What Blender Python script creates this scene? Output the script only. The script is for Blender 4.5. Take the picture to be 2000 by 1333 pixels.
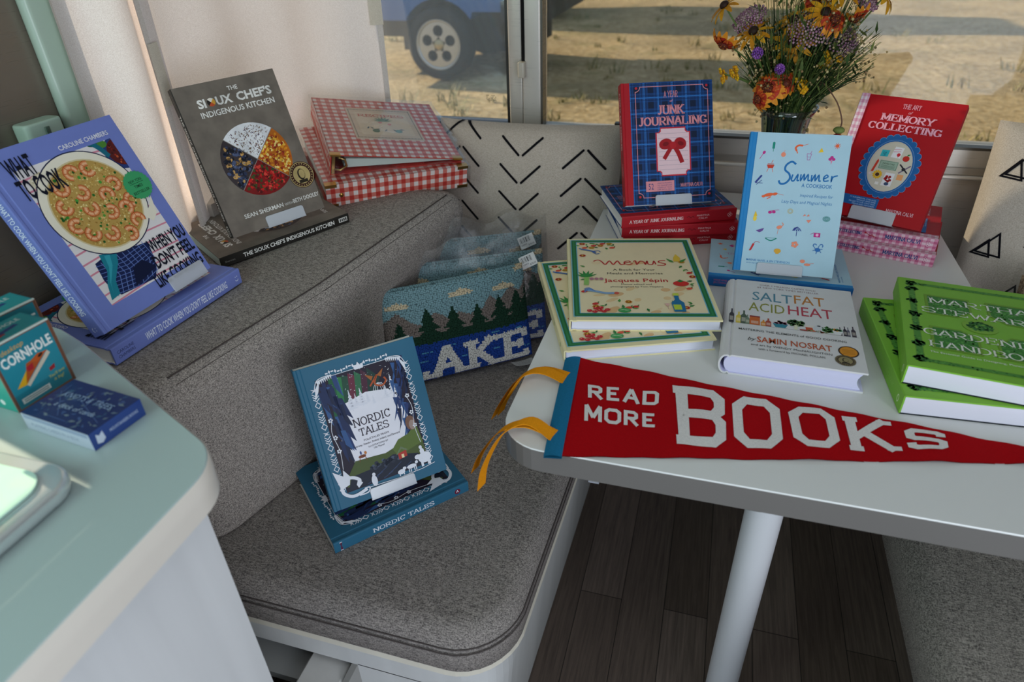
import bpy, math, random
from mathutils import Vector, Matrix
rnd = random.Random(11)
PI = math.pi
sin, cos = math.sin, math.cos
scene = bpy.context.scene
COL = scene.collection
for o in list(bpy.data.objects):
    bpy.data.objects.remove(o, do_unlink=True)

# ---------------------------------------------------------------- camera, world, sun, fill lamps, exposure
cam_d = bpy.data.cameras.new('camera')
cam_d.sensor_width = 36.0
cam_d.lens = 1299.44 * 36 / 2000
cam_d.clip_start = 0.02
cam = bpy.data.objects.new('camera', cam_d)
COL.objects.link(cam)
_R, _U, _F = Vector((.95877, .2827, -.02915)), Vector((-.12919, .52488, .84132)), Vector((-.25314, .80286, -.53976))
cam.matrix_world = Matrix(((_R.x, _U.x, -_F.x, 0), (_R.y, _U.y, -_F.y, 0), (_R.z, _U.z, -_F.z, 1.2823), (0, 0, 0, 1)))
cam_d.dof.use_dof = True
cam_d.dof.focus_distance = 1.12
cam_d.dof.aperture_fstop = 4.5
scene.camera = cam

world = bpy.data.worlds.new('sky')
scene.world = world
world.use_nodes = True
_n = world.node_tree.nodes
_bg = _n['Background']
_bg.inputs[0].default_value = (.62, .78, 1.0, 1)
_bg.inputs[1].default_value = .75

sun_d = bpy.data.lights.new('sun', 'SUN')
sun_d.energy = 10.5
sun_d.angle = math.radians(.7)
sun_d.color = (1.0, .84, .62)
sun = bpy.data.objects.new('sun', sun_d)
COL.objects.link(sun)
SUN = Vector((.93, -.20, -.36)).normalized()
sun.rotation_euler = SUN.to_track_quat('-Z', 'Y').to_euler()


def fill_lamp(name, loc, aim, sx, sy, power, col):
    d = bpy.data.lights.new(name, 'AREA')
    d.shape = 'RECTANGLE'
    d.size, d.size_y, d.energy, d.color = sx, sy, power, col
    o = bpy.data.objects.new(name, d)
    COL.objects.link(o)
    o.location = loc
    o.rotation_euler = (Vector(aim) - Vector(loc)).to_track_quat('-Z', 'Z').to_euler()


# unseen area lamps added as interior fill from galley side, door side and ceiling
fill_lamp('galley_side_fill', (-.88, -.35, 1.35), (.3, .9, .7), .9, .55, 7.0, (.74, 1.0, .93))
fill_lamp('door_side_fill', (1.12, -.75, .85), (-.2, .9, .45), .75, 1.5, 23.0, (.86, .92, 1.0))
fill_lamp('ceiling_fill', (.15, .15, 1.9), (.15, .35, 0), .5, .5, 1.4, (.95, .97, 1.0))

scene.view_settings.view_transform = 'Standard'
scene.view_settings.look = 'None'
scene.view_settings.gamma = 1.0
scene.view_settings.use_curve_mapping = False
scene.view_settings.exposure = 0.0
scene.cycles.use_denoising = True
scene.cycles.max_bounces = 8
scene.cycles.transparent_max_bounces = 24
scene.cycles.caustics_reflective = False
scene.cycles.caustics_refractive = False


# ---------------------------------------------------------------- colour, mesh and object helpers
def lin(c):
    if isinstance(c, str):
        c = c.lstrip('#')
        if len(c) == 3:
            c = ''.join(k * 2 for k in c)
        c = [int(c[i:i + 2], 16) / 255 for i in (0, 2, 4)]
    return tuple(((v / 12.92) if v <= .04045 else ((v + .055) / 1.055) ** 2.4) for v in c[:3]) + (1,)


_lc = {}


def L_(c):
    if isinstance(c, str):
        if c not in _lc:
            _lc[c] = lin(c)
        return _lc[c]
    return tuple(c)[:3] + (1,)


def mixc(a, b, t):
    a, b = L_(a), L_(b)
    return tuple(a[i] * (1 - t) + b[i] * t for i in range(3)) + (1,)


class MB:
    """collects vertices and coloured faces of one mesh"""

    def __init__(self):
        self.v, self.f, self.c, self.m, self.s = [], [], [], [], []

    def face(self, pts, col, mat=0, smooth=False):
        n = len(self.v)
        self.v += [tuple(p) for p in pts]
        self.f.append(tuple(range(n, n + len(pts))))
        self.c.append(L_(col)); self.m.append(mat); self.s.append(smooth)

    def idx(self, verts, faces, col, mat=0, smooth=False, cols=None):
        n = len(self.v)
        self.v += [tuple(p) for p in verts]
        for i, f in enumerate(faces):
            self.f.append(tuple(n + k for k in f))
            self.c.append(L_(cols[i] if cols else col)); self.m.append(mat); self.s.append(smooth)

    def box(self, a, b, col, mat=0, M=None):
        (x0, y0, z0), (x1, y1, z1) = a, b
        vs = [Vector(p) for p in ((x0, y0, z0), (x1, y0, z0), (x1, y1, z0), (x0, y1, z0), (x0, y0, z1), (x1, y0, z1), (x1, y1, z1), (x0, y1, z1))]
        if M:
            vs = [M @ p for p in vs]
        self.idx(vs, [(0, 3, 2, 1), (4, 5, 6, 7), (0, 1, 5, 4), (1, 2, 6, 5), (2, 3, 7, 6), (3, 0, 4, 7)], col, mat)

    def rbox(self, a, b, r, col, mat=0, M=None, seg=3):
        """box with rounded vertical corners and softened top and bottom rims"""
        (x0, y0, z0), (x1, y1, z1) = a, b
        e = min(r * .5, (z1 - z0) * .35)
        def ring(z, k):
            out = []
            rr = max(r - k, 1e-5)
            for cx, cy, a0 in ((x1 - k - rr, y1 - k - rr, 0), (x0 + k + rr, y1 - k - rr, 90), (x0 + k + rr, y0 + k + rr, 180), (x1 - k - rr, y0 + k + rr, 270)):
                for i in range(seg + 1):
                    t = math.radians(a0 + 90 * i / seg)
                    out.append(Vector((cx + rr * cos(t), cy + rr * sin(t), z)))
            return out
        rings = [ring(z0, e * .6), ring(z0 + e * .4, e * .1), ring(z0 + e, 0), ring(z1 - e, 0), ring(z1 - e * .4, e * .1), ring(z1, e * .6)]
        self.loft(rings, col, mat, M=M, caps=True)

    def loft(self, rings, col, mat=0, M=None, caps=False, closed=True, smooth=True, cols=None):
        n = len(rings[0])
        vs = [Vector(p) for r in rings for p in r]
        if M:
            vs = [M @ p for p in vs]
        fs, cc = [], []
        for i in range(len(rings) - 1):
            for j in range(n if closed else n - 1):
                k = (j + 1) % n
                fs.append((i * n + j, i * n + k, (i + 1) * n + k, (i + 1) * n + j))
                if cols:
                    cc.append(cols(i, j))
        self.idx(vs, fs, col, mat, smooth, cc if cols else None)
        if caps:
            b = len(self.v) - len(vs)
            self.f.append(tuple(b + j for j in reversed(range(n)))); self.c.append(L_(col)); self.m.append(mat); self.s.append(False)
            b += (len(rings) - 1) * n
            self.f.append(tuple(b + j for j in range(n))); self.c.append(L_(col)); self.m.append(mat); self.s.append(False)

    def tube(self, pts, r, col, mat=0, n=6, caps=True, flat=1.0):
        pts = [Vector(p) for p in pts]
        rs = r if isinstance(r, (list, tuple)) else [r] * len(pts)
        rings = []
        up = Vector((0, 0, 1))
        for i, p in enumerate(pts):
            d = (pts[min(i + 1, len(pts) - 1)] - pts[max(i - 1, 0)])
            d = d.normalized() if d.length > 1e-9 else Vector((0, 0, 1))
            a = d.cross(up)
            if a.length < .1:
                a = d.cross(Vector((1, 0, 0)))
            a.normalize()
            b = a.cross(d)
            up = b
            rings.append([p + (a * cos(2 * PI * k / n) + b * sin(2 * PI * k / n) * flat) * rs[i] for k in range(n)])
        self.loft(rings, col, mat, caps=caps)

    def lathe(self, prof, col, mat=0, n=32, M=None):
        self.loft([[Vector((r * cos(2 * PI * k / n), r * sin(2 * PI * k / n), z)) for k in range(n)] for r, z in prof], col, mat, M=M)

    def ball(self, c, r, col, mat=0, n=8, m=5, M=None):
        c = Vector(c)
        rx, ry, rz = r if isinstance(r, (list, tuple)) else (r, r, r)
        rings = []
        for i in range(m + 1):
            t = PI * i / m
            k = max(sin(t), .02)
            rings.append([c + Vector((rx * k * cos(2 * PI * j / n), ry * k * sin(2 * PI * j / n), -rz * cos(t))) for j in range(n)])
        self.loft(rings, col, mat, M=M)

    def grid(self, fn, nu, nv, col, mat=0, colfn=None, smooth=True):
        vs = [fn(i / nu, j / nv) for j in range(nv + 1) for i in range(nu + 1)]
        fs, cc = [], []
        for j in range(nv):
            for i in range(nu):
                a = j * (nu + 1) + i
                fs.append((a, a + 1, a + nu + 2, a + nu + 1))
                cc.append(colfn((i + .5) / nu, (j + .5) / nv) if colfn else col)
        self.idx(vs, fs, col, mat, smooth, cc)

    def build(self, name, mats, parent=None, M=None):
        me = bpy.data.meshes.new(name)
        me.from_pydata(self.v, [], self.f)
        if not isinstance(mats, (list, tuple)):
            mats = [mats]
        for k in mats:
            me.materials.append(k)
        at = me.color_attributes.new('Col', 'FLOAT_COLOR', 'CORNER')
        buf = []
        for f, c in zip(self.f, self.c):
            buf += list(c) * len(f)
        at.data.foreach_set('color', buf)
        me.polygons.foreach_set('material_index', self.m)
        me.polygons.foreach_set('use_smooth', self.s)
        me.update()
        o = bpy.data.objects.new(name, me)
        COL.objects.link(o)
        if parent is not None:
            o.parent = parent
        if M is not None:
            o.matrix_local = M
        return o


def tag(o, label=None, cat=None, group=None, kind=None):
    if label: o['label'] = label
    if cat: o['category'] = cat
    if group: o['group'] = group
    if kind: o['kind'] = kind
    return o


def root(name, label, cat, M=None, group=None):
    o = bpy.data.objects.new(name, None)
    o.empty_display_size = .03
    COL.objects.link(o)
    if M is not None:
        o.matrix_world = M if isinstance(M, Matrix) else Matrix.Translation(M)
    return tag(o, label, cat, group)


def frame(p, ex, ey):
    ex = Vector(ex).normalized()
    ey = Vector(ey); ey = (ey - ex * ey.dot(ex)).normalized()
    ez = ex.cross(ey)
    p = Vector(p)
    return Matrix(((ex.x, ey.x, ez.x, p.x), (ex.y, ey.y, ez.y, p.y), (ex.z, ey.z, ez.z, p.z), (0, 0, 0, 1)))


def spline(pts, n=6):
    out = []
    P = [pts[0]] + list(pts) + [pts[-1]]
    for i in range(1, len(P) - 2):
        p0, p1, p2, p3 = P[i - 1], P[i], P[i + 1], P[i + 2]
        for k in range(n):
            t = k / n
            out.append(tuple(.5 * (2 * p1[d] + (p2[d] - p0[d]) * t + (2 * p0[d] - 5 * p1[d] + 4 * p2[d] - p3[d]) * t * t + (3 * p1[d] - p0[d] - 3 * p2[d] + p3[d]) * t ** 3) for d in range(len(p1))))
    out.append(tuple(pts[-1]))
    return out


# ---------------------------------------------------------------- materials (all node based, colours from the mesh's own print)
def _mat(name):
    m = bpy.data.materials.new(name)
    m.use_nodes = True
    nt = m.node_tree
    b = nt.nodes['Principled BSDF']
    return m, nt, b, nt.nodes['Material Output']


def N(nt, t, **k):
    n = nt.nodes.new(t)
    for a, v in k.items():
        if a.startswith('i_'):
            key = a[2:]
            n.inputs[int(key) if key.isdigit() else key.replace('_', ' ')].default_value = v
        else:
            setattr(n, a, v)
    return n


def base_mat(name, rough=.5, spec=.5, metal=0., var=0., vscale=60., bump=0., bscale=200., stretch=(1, 1, 1), coat=0., sheen=0.):
    m, nt, b, out = _mat(name)
    l = nt.links.new
    at = N(nt, 'ShaderNodeAttribute', attribute_name='Col')
    b.inputs['Roughness'].default_value = rough
    b.inputs['Specular IOR Level'].default_value = spec
    b.inputs['Metallic'].default_value = metal
    b.inputs['Coat Weight'].default_value = coat
    b.inputs['Coat Roughness'].default_value = .12
    b.inputs['Sheen Weight'].default_value = sheen
    tc = N(nt, 'ShaderNodeTexCoord')
    mp = N(nt, 'ShaderNodeMapping')
    mp.inputs['Scale'].default_value = stretch
    l(tc.outputs['Object'], mp.inputs['Vector'])
    if var > 0:
        no = N(nt, 'ShaderNodeTexNoise', i_Scale=vscale, i_Detail=3.0)
        l(mp.outputs[0], no.inputs['Vector'])
        mr = N(nt, 'ShaderNodeMapRange', i_1=.25, i_2=.75, i_3=1 - var, i_4=1 + var * .6)
        l(no.outputs['Fac'], mr.inputs[0])
        mx = N(nt, 'ShaderNodeMix', data_type='RGBA', blend_type='MULTIPLY')
        mx.inputs[0].default_value = 1
        l(at.outputs['Color'], mx.inputs[6]); l(mr.outputs[0], mx.inputs[7])
        l(mx.outputs[2], b.inputs['Base Color'])
    else:
        l(at.outputs['Color'], b.inputs['Base Color'])
    if bump > 0:
        nb = N(nt, 'ShaderNodeTexNoise', i_Scale=bscale, i_Detail=2.0)
        l(mp.outputs[0], nb.inputs['Vector'])
        bp = N(nt, 'ShaderNodeBump', i_Strength=bump, i_Distance=.001)
        l(nb.outputs['Fac'], bp.inputs['Height'])
        l(bp.outputs[0], b.inputs['Normal'])
    return m


PRINT = base_mat('printed_cover', .5, .22, var=.03, vscale=40)
PRINT_GLOSS = base_mat('glossy_printed_cover', .22, .5, coat=.3)
CONCRETE = base_mat('mottled_grey_cover', .5, .22, var=.26, vscale=38, bump=.04, bscale=300)
PAPER = base_mat('page_edges', .8, .2, var=.10, vscale=60, stretch=(.02, .02, 40))
CARD = base_mat('card_box', .35, .45, coat=.15)
PLASTIC = base_mat('white_plastic', .35, .5)
METAL = base_mat('polished_metal', .28, .5, metal=1.0)
FELT = base_mat('wool_felt', .95, .06, var=.12, vscale=500, bump=.4, bscale=900)
LAM = base_mat('laminate', .32, .5, var=.02, vscale=8)
WOODW = base_mat('whitewashed_wood', .5, .35, var=.10, vscale=22, stretch=(1, 1, .08), bump=.05, bscale=60)
TYRE = base_mat('rubber', .8, .3, var=.1)
CARPAINT = base_mat('car_paint', .3, .5, coat=.6)
PETAL = base_mat('petal', .6, .25, var=.18, vscale=150)
LEAF = base_mat('leaf', .6, .3, var=.2, vscale=90)
GOLD = base_mat('brass', .3, .5, metal=1.0)


def alu():
    m, nt, b, out = _mat('brushed_aluminium')
    l = nt.links.new
    at = N(nt, 'ShaderNodeAttribute', attribute_name='Col')
    l(at.outputs['Color'], b.inputs['Base Color'])
    b.inputs['Metallic'].default_value = .38
    tc = N(nt, 'ShaderNodeTexCoord'); mp = N(nt, 'ShaderNodeMapping'); mp.inputs['Scale'].default_value = (1, 1, 60)
    l(tc.outputs['Object'], mp.inputs[0])
    no = N(nt, 'ShaderNodeTexNoise', i_Scale=12.0, i_Detail=3.0); l(mp.outputs[0], no.inputs[0])
    mr = N(nt, 'ShaderNodeMapRange', i_1=.3, i_2=.7, i_3=.26, i_4=.42); l(no.outputs['Fac'], mr.inputs[0])
    l(mr.outputs[0], b.inputs['Roughness'])
    return m


ALU = alu()


def woven(name, dark, amt, sx, sy, sz, rough=.95, bump=.35, fine=1.0):
    """cloth woven of crossing light and dark threads"""
    m, nt, b, out = _mat(name)
    l = nt.links.new
    at = N(nt, 'ShaderNodeAttribute', attribute_name='Col')
    tc = N(nt, 'ShaderNodeTexCoord')
    facs = []
    for s in ((sx, sy * .16, sz), (sx * .16, sy, sz)):
        mp = N(nt, 'ShaderNodeMapping'); mp.inputs['Scale'].default_value = s
        l(tc.outputs['Object'], mp.inputs[0])
        no = N(nt, 'ShaderNodeTexNoise', i_Scale=1.0, i_Detail=2.0, i_Roughness=.7)
        l(mp.outputs[0], no.inputs[0]); facs.append(no)
    ad = N(nt, 'ShaderNodeMath', operation='MULTIPLY_ADD'); l(facs[1].outputs['Fac'], ad.inputs[0]); ad.inputs[1].default_value = 1.3; ad.inputs[2].default_value = 0
    h_ = N(nt, 'ShaderNodeMath', operation='MULTIPLY_ADD'); l(facs[0].outputs['Fac'], h_.inputs[0]); h_.inputs[1].default_value = .7; l(ad.outputs[0], h_.inputs[2]); ad = h_
    sp = N(nt, 'ShaderNodeTexNoise', i_Scale=max(sx, sy) * .8 * fine, i_Detail=1.0); l(tc.outputs['Object'], sp.inputs[0])
    ad2 = N(nt, 'ShaderNodeMath', operation='ADD'); l(ad.outputs[0], ad2.inputs[0]); l(sp.outputs['Fac'], ad2.inputs[1])
    mr = N(nt, 'ShaderNodeMapRange', i_1=1.22, i_2=1.78, i_3=0., i_4=1.); l(ad2.outputs[0], mr.inputs[0])
    mx = N(nt, 'ShaderNodeMix', data_type='RGBA')
    dk = N(nt, 'ShaderNodeMix', data_type='RGBA', blend_type='MULTIPLY'); dk.inputs[0].default_value = amt
    l(at.outputs['Color'], dk.inputs[6]); dk.inputs[7].default_value = L_(dark)
    l(mr.outputs[0], mx.inputs[0]); l(dk.outputs[2], mx.inputs[6]); l(at.outputs['Color'], mx.inputs[7])
    l(mx.outputs[2], b.inputs['Base Color'])
    b.inputs['Roughness'].default_value = rough
    b.inputs['Specular IOR Level'].default_value = .12
    bp = N(nt, 'ShaderNodeBump', i_Strength=bump, i_Distance=.0012); l(ad2.outputs[0], bp.inputs['Height']); l(bp.outputs[0], b.inputs['Normal'])
    return m, nt, b, out


TWEED = woven('grey_tweed', '#55535a', .85, 760, 760, 760)[0]
LINEN = woven('linen', '#b8aea4', .7, 1300, 1300, 1300, bump=.15)[0]
BURLAP = woven('burlap', '#5a4836', .9, 380, 380, 380, bump=.6)[0]


def curtain_mat():
    m, nt, b, out = woven('curtain_linen', '#d9d3cf', .6, 900, 900, 900, bump=.1)
    l = nt.links.new
    src = b.inputs['Base Color'].links[0].from_socket
    tr = N(nt, 'ShaderNodeBsdfTranslucent'); l(src, tr.inputs[0])
    mx = N(nt, 'ShaderNodeMixShader'); mx.inputs[0].default_value = .085
    l(b.outputs[0], mx.inputs[1]); l(tr.outputs[0], mx.inputs[2]); l(mx.outputs[0], out.inputs[0])
    return m


CURTAIN = curtain_mat()


def wool():
    m, nt, b, out = _mat('hooked_wool')
    l = nt.links.new
    at = N(nt, 'ShaderNodeAttribute', attribute_name='Col')
    tc = N(nt, 'ShaderNodeTexCoord')
    vo = N(nt, 'ShaderNodeTexVoronoi', i_Scale=300.0); vo.voronoi_dimensions = '2D'
    vo.inputs['Randomness'].default_value = .55
    l(tc.outputs['Object'], vo.inputs['Vector'])
    mr = N(nt, 'ShaderNodeMapRange', i_1=.15, i_2=.75, i_3=1.12, i_4=.25); l(vo.outputs['Distance'], mr.inputs[0])
    mx = N(nt, 'ShaderNodeMix', data_type='RGBA', blend_type='MULTIPLY'); mx.inputs[0].default_value = 1
    l(at.outputs['Color'], mx.inputs[6]); l(mr.outputs[0], mx.inputs[7]); l(mx.outputs[2], b.inputs['Base Color'])
    iv = N(nt, 'ShaderNodeMath', operation='SUBTRACT'); iv.inputs[0].default_value = 1; l(vo.outputs['Distance'], iv.inputs[1])
    bp = N(nt, 'ShaderNodeBump', i_Strength=.9, i_Distance=.002); l(iv.outputs[0], bp.inputs['Height']); l(bp.outputs[0], b.inputs['Normal'])
    b.inputs['Roughness'].default_value = .95
    b.inputs['Specular IOR Level'].default_value = .1
    return m


WOOL = wool()


def clear(name, tint, gloss, rough=.05, bump=0., bscale=40., body=None, bodyfac=0.):
    """thin clear sheet: light passes straight, the surface mirrors at grazing angles"""
    m, nt, b, out = _mat(name)
    nt.nodes.remove(b)
    l = nt.links.new
    tr = N(nt, 'ShaderNodeBsdfTransparent'); tr.inputs[0].default_value = L_(tint)
    gl = N(nt, 'ShaderNodeBsdfGlossy'); gl.inputs['Roughness'].default_value = rough
    fr = N(nt, 'ShaderNodeLayerWeight', i_Blend=.5)
    pw = N(nt, 'ShaderNodeMath', operation='POWER'); pw.inputs[1].default_value = 4.0; l(fr.outputs['Facing'], pw.inputs[0])
    ml = N(nt, 'ShaderNodeMath', operation='MULTIPLY_ADD', use_clamp=True); ml.inputs[1].default_value = .75 * gloss; ml.inputs[2].default_value = .035 * gloss; l(pw.outputs[0], ml.inputs[0])
    mx = N(nt, 'ShaderNodeMixShader'); l(ml.outputs[0], mx.inputs[0]); l(gl.outputs[0], mx.inputs[2])
    src = tr.outputs[0]
    if body:
        df = N(nt, 'ShaderNodeBsdfDiffuse'); df.inputs[0].default_value = L_(body)
        tl = N(nt, 'ShaderNodeBsdfTranslucent'); tl.inputs[0].default_value = L_(body)
        h = N(nt, 'ShaderNodeMixShader'); h.inputs[0].default_value = .35; l(df.outputs[0], h.inputs[1]); l(tl.outputs[0], h.inputs[2])
        m2 = N(nt, 'ShaderNodeMixShader'); m2.inputs[0].default_value = bodyfac
        l(tr.outputs[0], m2.inputs[1]); l(h.outputs[0], m2.inputs[2]); src = m2.outputs[0]
    l(src, mx.inputs[1]); l(mx.outputs[0], out.inputs[0])
    if bump:
        tc = N(nt, 'ShaderNodeTexCoord')
        no = N(nt, 'ShaderNodeTexNoise', i_Scale=bscale, i_Detail=3.0, i_Distortion=1.2); l(tc.outputs['Object'], no.inputs[0])
        bp = N(nt, 'ShaderNodeBump', i_Strength=bump, i_Distance=.01); l(no.outputs['Fac'], bp.inputs['Height'])
        l(bp.outputs[0], gl.inputs['Normal']); l(bp.outputs[0], fr.inputs['Normal'])
    return m


PANE = clear('window_glass', '#f2f4f2', 1.0, .02)
DUSTY = clear('dusty_window_glass', '#eef2f2', 1.0, .05, body='#b9c4cc', bodyfac=.13)
SCREEN = clear('insect_screen', '#ffffff', .2, .5, body='#54503f', bodyfac=.38)
VASE = clear('vase_glass', '#dfe8e4', 2.2, .02)
BAG = clear('clear_plastic_film', '#f6f6f6', 1.1, .26, bump=.25, bscale=20, body='#d0d0d0', bodyfac=.025)
SLEEVE = clear('clear_plastic_sleeve', '#f8f8f8', 1.2, .06, bump=.3, bscale=16)
ACRYL = clear('frosted_acrylic', '#ffffff', 1.5, .15, body='#eef0f6', bodyfac=.72)


def floor_mat():
    m, nt, b, out = _mat('dark_oak_vinyl_planks')
    l = nt.links.new
    tc = N(nt, 'ShaderNodeTexCoord')
    mp = N(nt, 'ShaderNodeMapping'); mp.inputs['Rotation'].default_value = (0, 0, PI / 2); mp.inputs['Location'].default_value = (.0, .066, 0)
    l(tc.outputs['Object'], mp.inputs[0])
    br = N(nt, 'ShaderNodeTexBrick', offset=.37, i_Scale=1.0)
    br.inputs['Color1'].default_value = L_('#7a6a60'); br.inputs['Color2'].default_value = L_('#57493f'); br.inputs['Mortar'].default_value = L_('#241d19')
    br.inputs['Mortar Size'].default_value = .0009; br.inputs['Brick Width'].default_value = .95; br.inputs['Row Height'].default_value = .0915; br.inputs['Mortar Smooth'].default_value = .1
    br.inputs['Bias'].default_value = -.1
    l(mp.outputs[0], br.inputs[0])
    mg = N(nt, 'ShaderNodeMapping'); mg.inputs['Scale'].default_value = (55, 2.4, 1); l(tc.outputs['Object'], mg.inputs[0])
    no = N(nt, 'ShaderNodeTexNoise', i_Scale=3.0, i_Detail=6.0, i_Roughness=.65, i_Distortion=.6); l(mg.outputs[0], no.inputs[0])
    mr = N(nt, 'ShaderNodeMapRange', i_1=.3, i_2=.7, i_3=.62, i_4=1.3); l(no.outputs['Fac'], mr.inputs[0])
    mx = N(nt, 'ShaderNodeMix', data_type='RGBA', blend_type='MULTIPLY'); mx.inputs[0].default_value = 1
    l(br.outputs[0], mx.inputs[6]); l(mr.outputs[0], mx.inputs[7]); l(mx.outputs[2], b.inputs['Base Color'])
    b.inputs['Roughness'].default_value = .5
    bp = N(nt, 'ShaderNodeBump', i_Strength=.25, i_Distance=.001); l(no.outputs['Fac'], bp.inputs['Height']); l(bp.outputs[0], b.inputs['Normal'])
    return m


def ground_mat():
    m, nt, b, out = _mat('sandy_ground_with_dry_grass')
    l = nt.links.new
    tc = N(nt, 'ShaderNodeTexCoord')
    n1 = N(nt, 'ShaderNodeTexNoise', i_Scale=1.1, i_Detail=5.0, i_Roughness=.6); l(tc.outputs['Object'], n1.inputs[0])
    n2 = N(nt, 'ShaderNodeTexNoise', i_Scale=14.0, i_Detail=6.0, i_Roughness=.7); l(tc.outputs['Object'], n2.inputs[0])
    n3 = N(nt, 'ShaderNodeTexNoise', i_Scale=2.3, i_Detail=5.0); l(tc.outputs['Object'], n3.inputs[0])
    r1 = N(nt, 'ShaderNodeValToRGB'); r1.color_ramp.elements[0].color = L_('#a88b5d'); r1.color_ramp.elements[1].color = L_('#d9bf92')
    r1.color_ramp.elements[0].position, r1.color_ramp.elements[1].position = .38, .62
    l(n2.outputs['Fac'], r1.inputs[0])
    r2 = N(nt, 'ShaderNodeMapRange', i_1=.54, i_2=.72, i_3=0., i_4=.6); l(n3.outputs['Fac'], r2.inputs[0])
    mx = N(nt, 'ShaderNodeMix', data_type='RGBA'); l(r2.outputs[0], mx.inputs[0]); l(r1.outputs[0], mx.inputs[6]); mx.inputs[7].default_value = L_('#8c8450')
    r3 = N(nt, 'ShaderNodeMapRange', i_1=.35, i_2=.65, i_3=.75, i_4=1.15); l(n1.outputs['Fac'], r3.inputs[0])
    m2 = N(nt, 'ShaderNodeMix', data_type='RGBA', blend_type='MULTIPLY'); m2.inputs[0].default_value = 1
    l(mx.outputs[2], m2.inputs[6]); l(r3.outputs[0], m2.inputs[7]); l(m2.outputs[2], b.inputs['Base Color'])
    b.inputs['Roughness'].default_value = .95
    bp = N(nt, 'ShaderNodeBump', i_Strength=.7, i_Distance=.05); l(n2.outputs['Fac'], bp.inputs['Height']); l(bp.outputs[0], b.inputs['Normal'])
    return m


# ---------------------------------------------------------------- print: flat artwork laid on a surface, in millimetres
_tcache = {}


def text_geo(s, bold=0.):
    k = (s, bold)
    if k not in _tcache:
        cu = bpy.data.curves.new('t', 'FONT')
        cu.body = s; cu.size = 1; cu.resolution_u = 2; cu.offset = bold
        ob = bpy.data.objects.new('t', cu)
        me = bpy.data.meshes.new_from_object(ob)
        _tcache[k] = ([(v.co.x, v.co.y) for v in me.vertices], [tuple(p.vertices) for p in me.polygons])
        bpy.data.objects.remove(ob); bpy.data.meshes.remove(me); bpy.data.curves.remove(cu)
    return _tcache[k]


CAPH = max(v[1] for v in text_geo('H')[0])


def bowl(x0, y0, x1, y1, part, rd):
    c = min(x1 - x0, y1 - y0) * .24
    if not rd and part == 'right': c = .13
    if part == 'right':
        if not rd:
            return [(x0, y1), (x1 - c, y1), (x1, y1 - c), (x1, y0 + c), (x1 - c, y0), (x0, y0)]
        ry = (y1 - y0) / 2; rx = min(x1 - x0, ry * 1.1)
        return [(x0, y1)] + [(x1 - rx + rx * cos(t), (y0 + y1) / 2 + ry * sin(t)) for t in [PI / 2 - PI * i / 10 for i in range(11)]] + [(x0, y0)]
    if not rd:
        P = [(x1, y1 - c), (x1 - c, y1), (x0 + c, y1), (x0, y1 - c), (x0, y0 + c), (x0 + c, y0), (x1 - c, y0), (x1, y0 + c)]
        return P + [P[0]] if part == 'full' else [(x1, y1 - c * 1.7)] + P + [(x1, y0 + c * 1.7)]
    a0, a1 = (0, 2 * PI) if part == 'full' else (PI * .2, PI * 1.8)
    return [((x0 + x1) / 2 + (x1 - x0) / 2 * cos(a0 + (a1 - a0) * i / 20), (y0 + y1) / 2 + (y1 - y0) / 2 * sin(a0 + (a1 - a0) * i / 20)) for i in range(21)]


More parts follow.
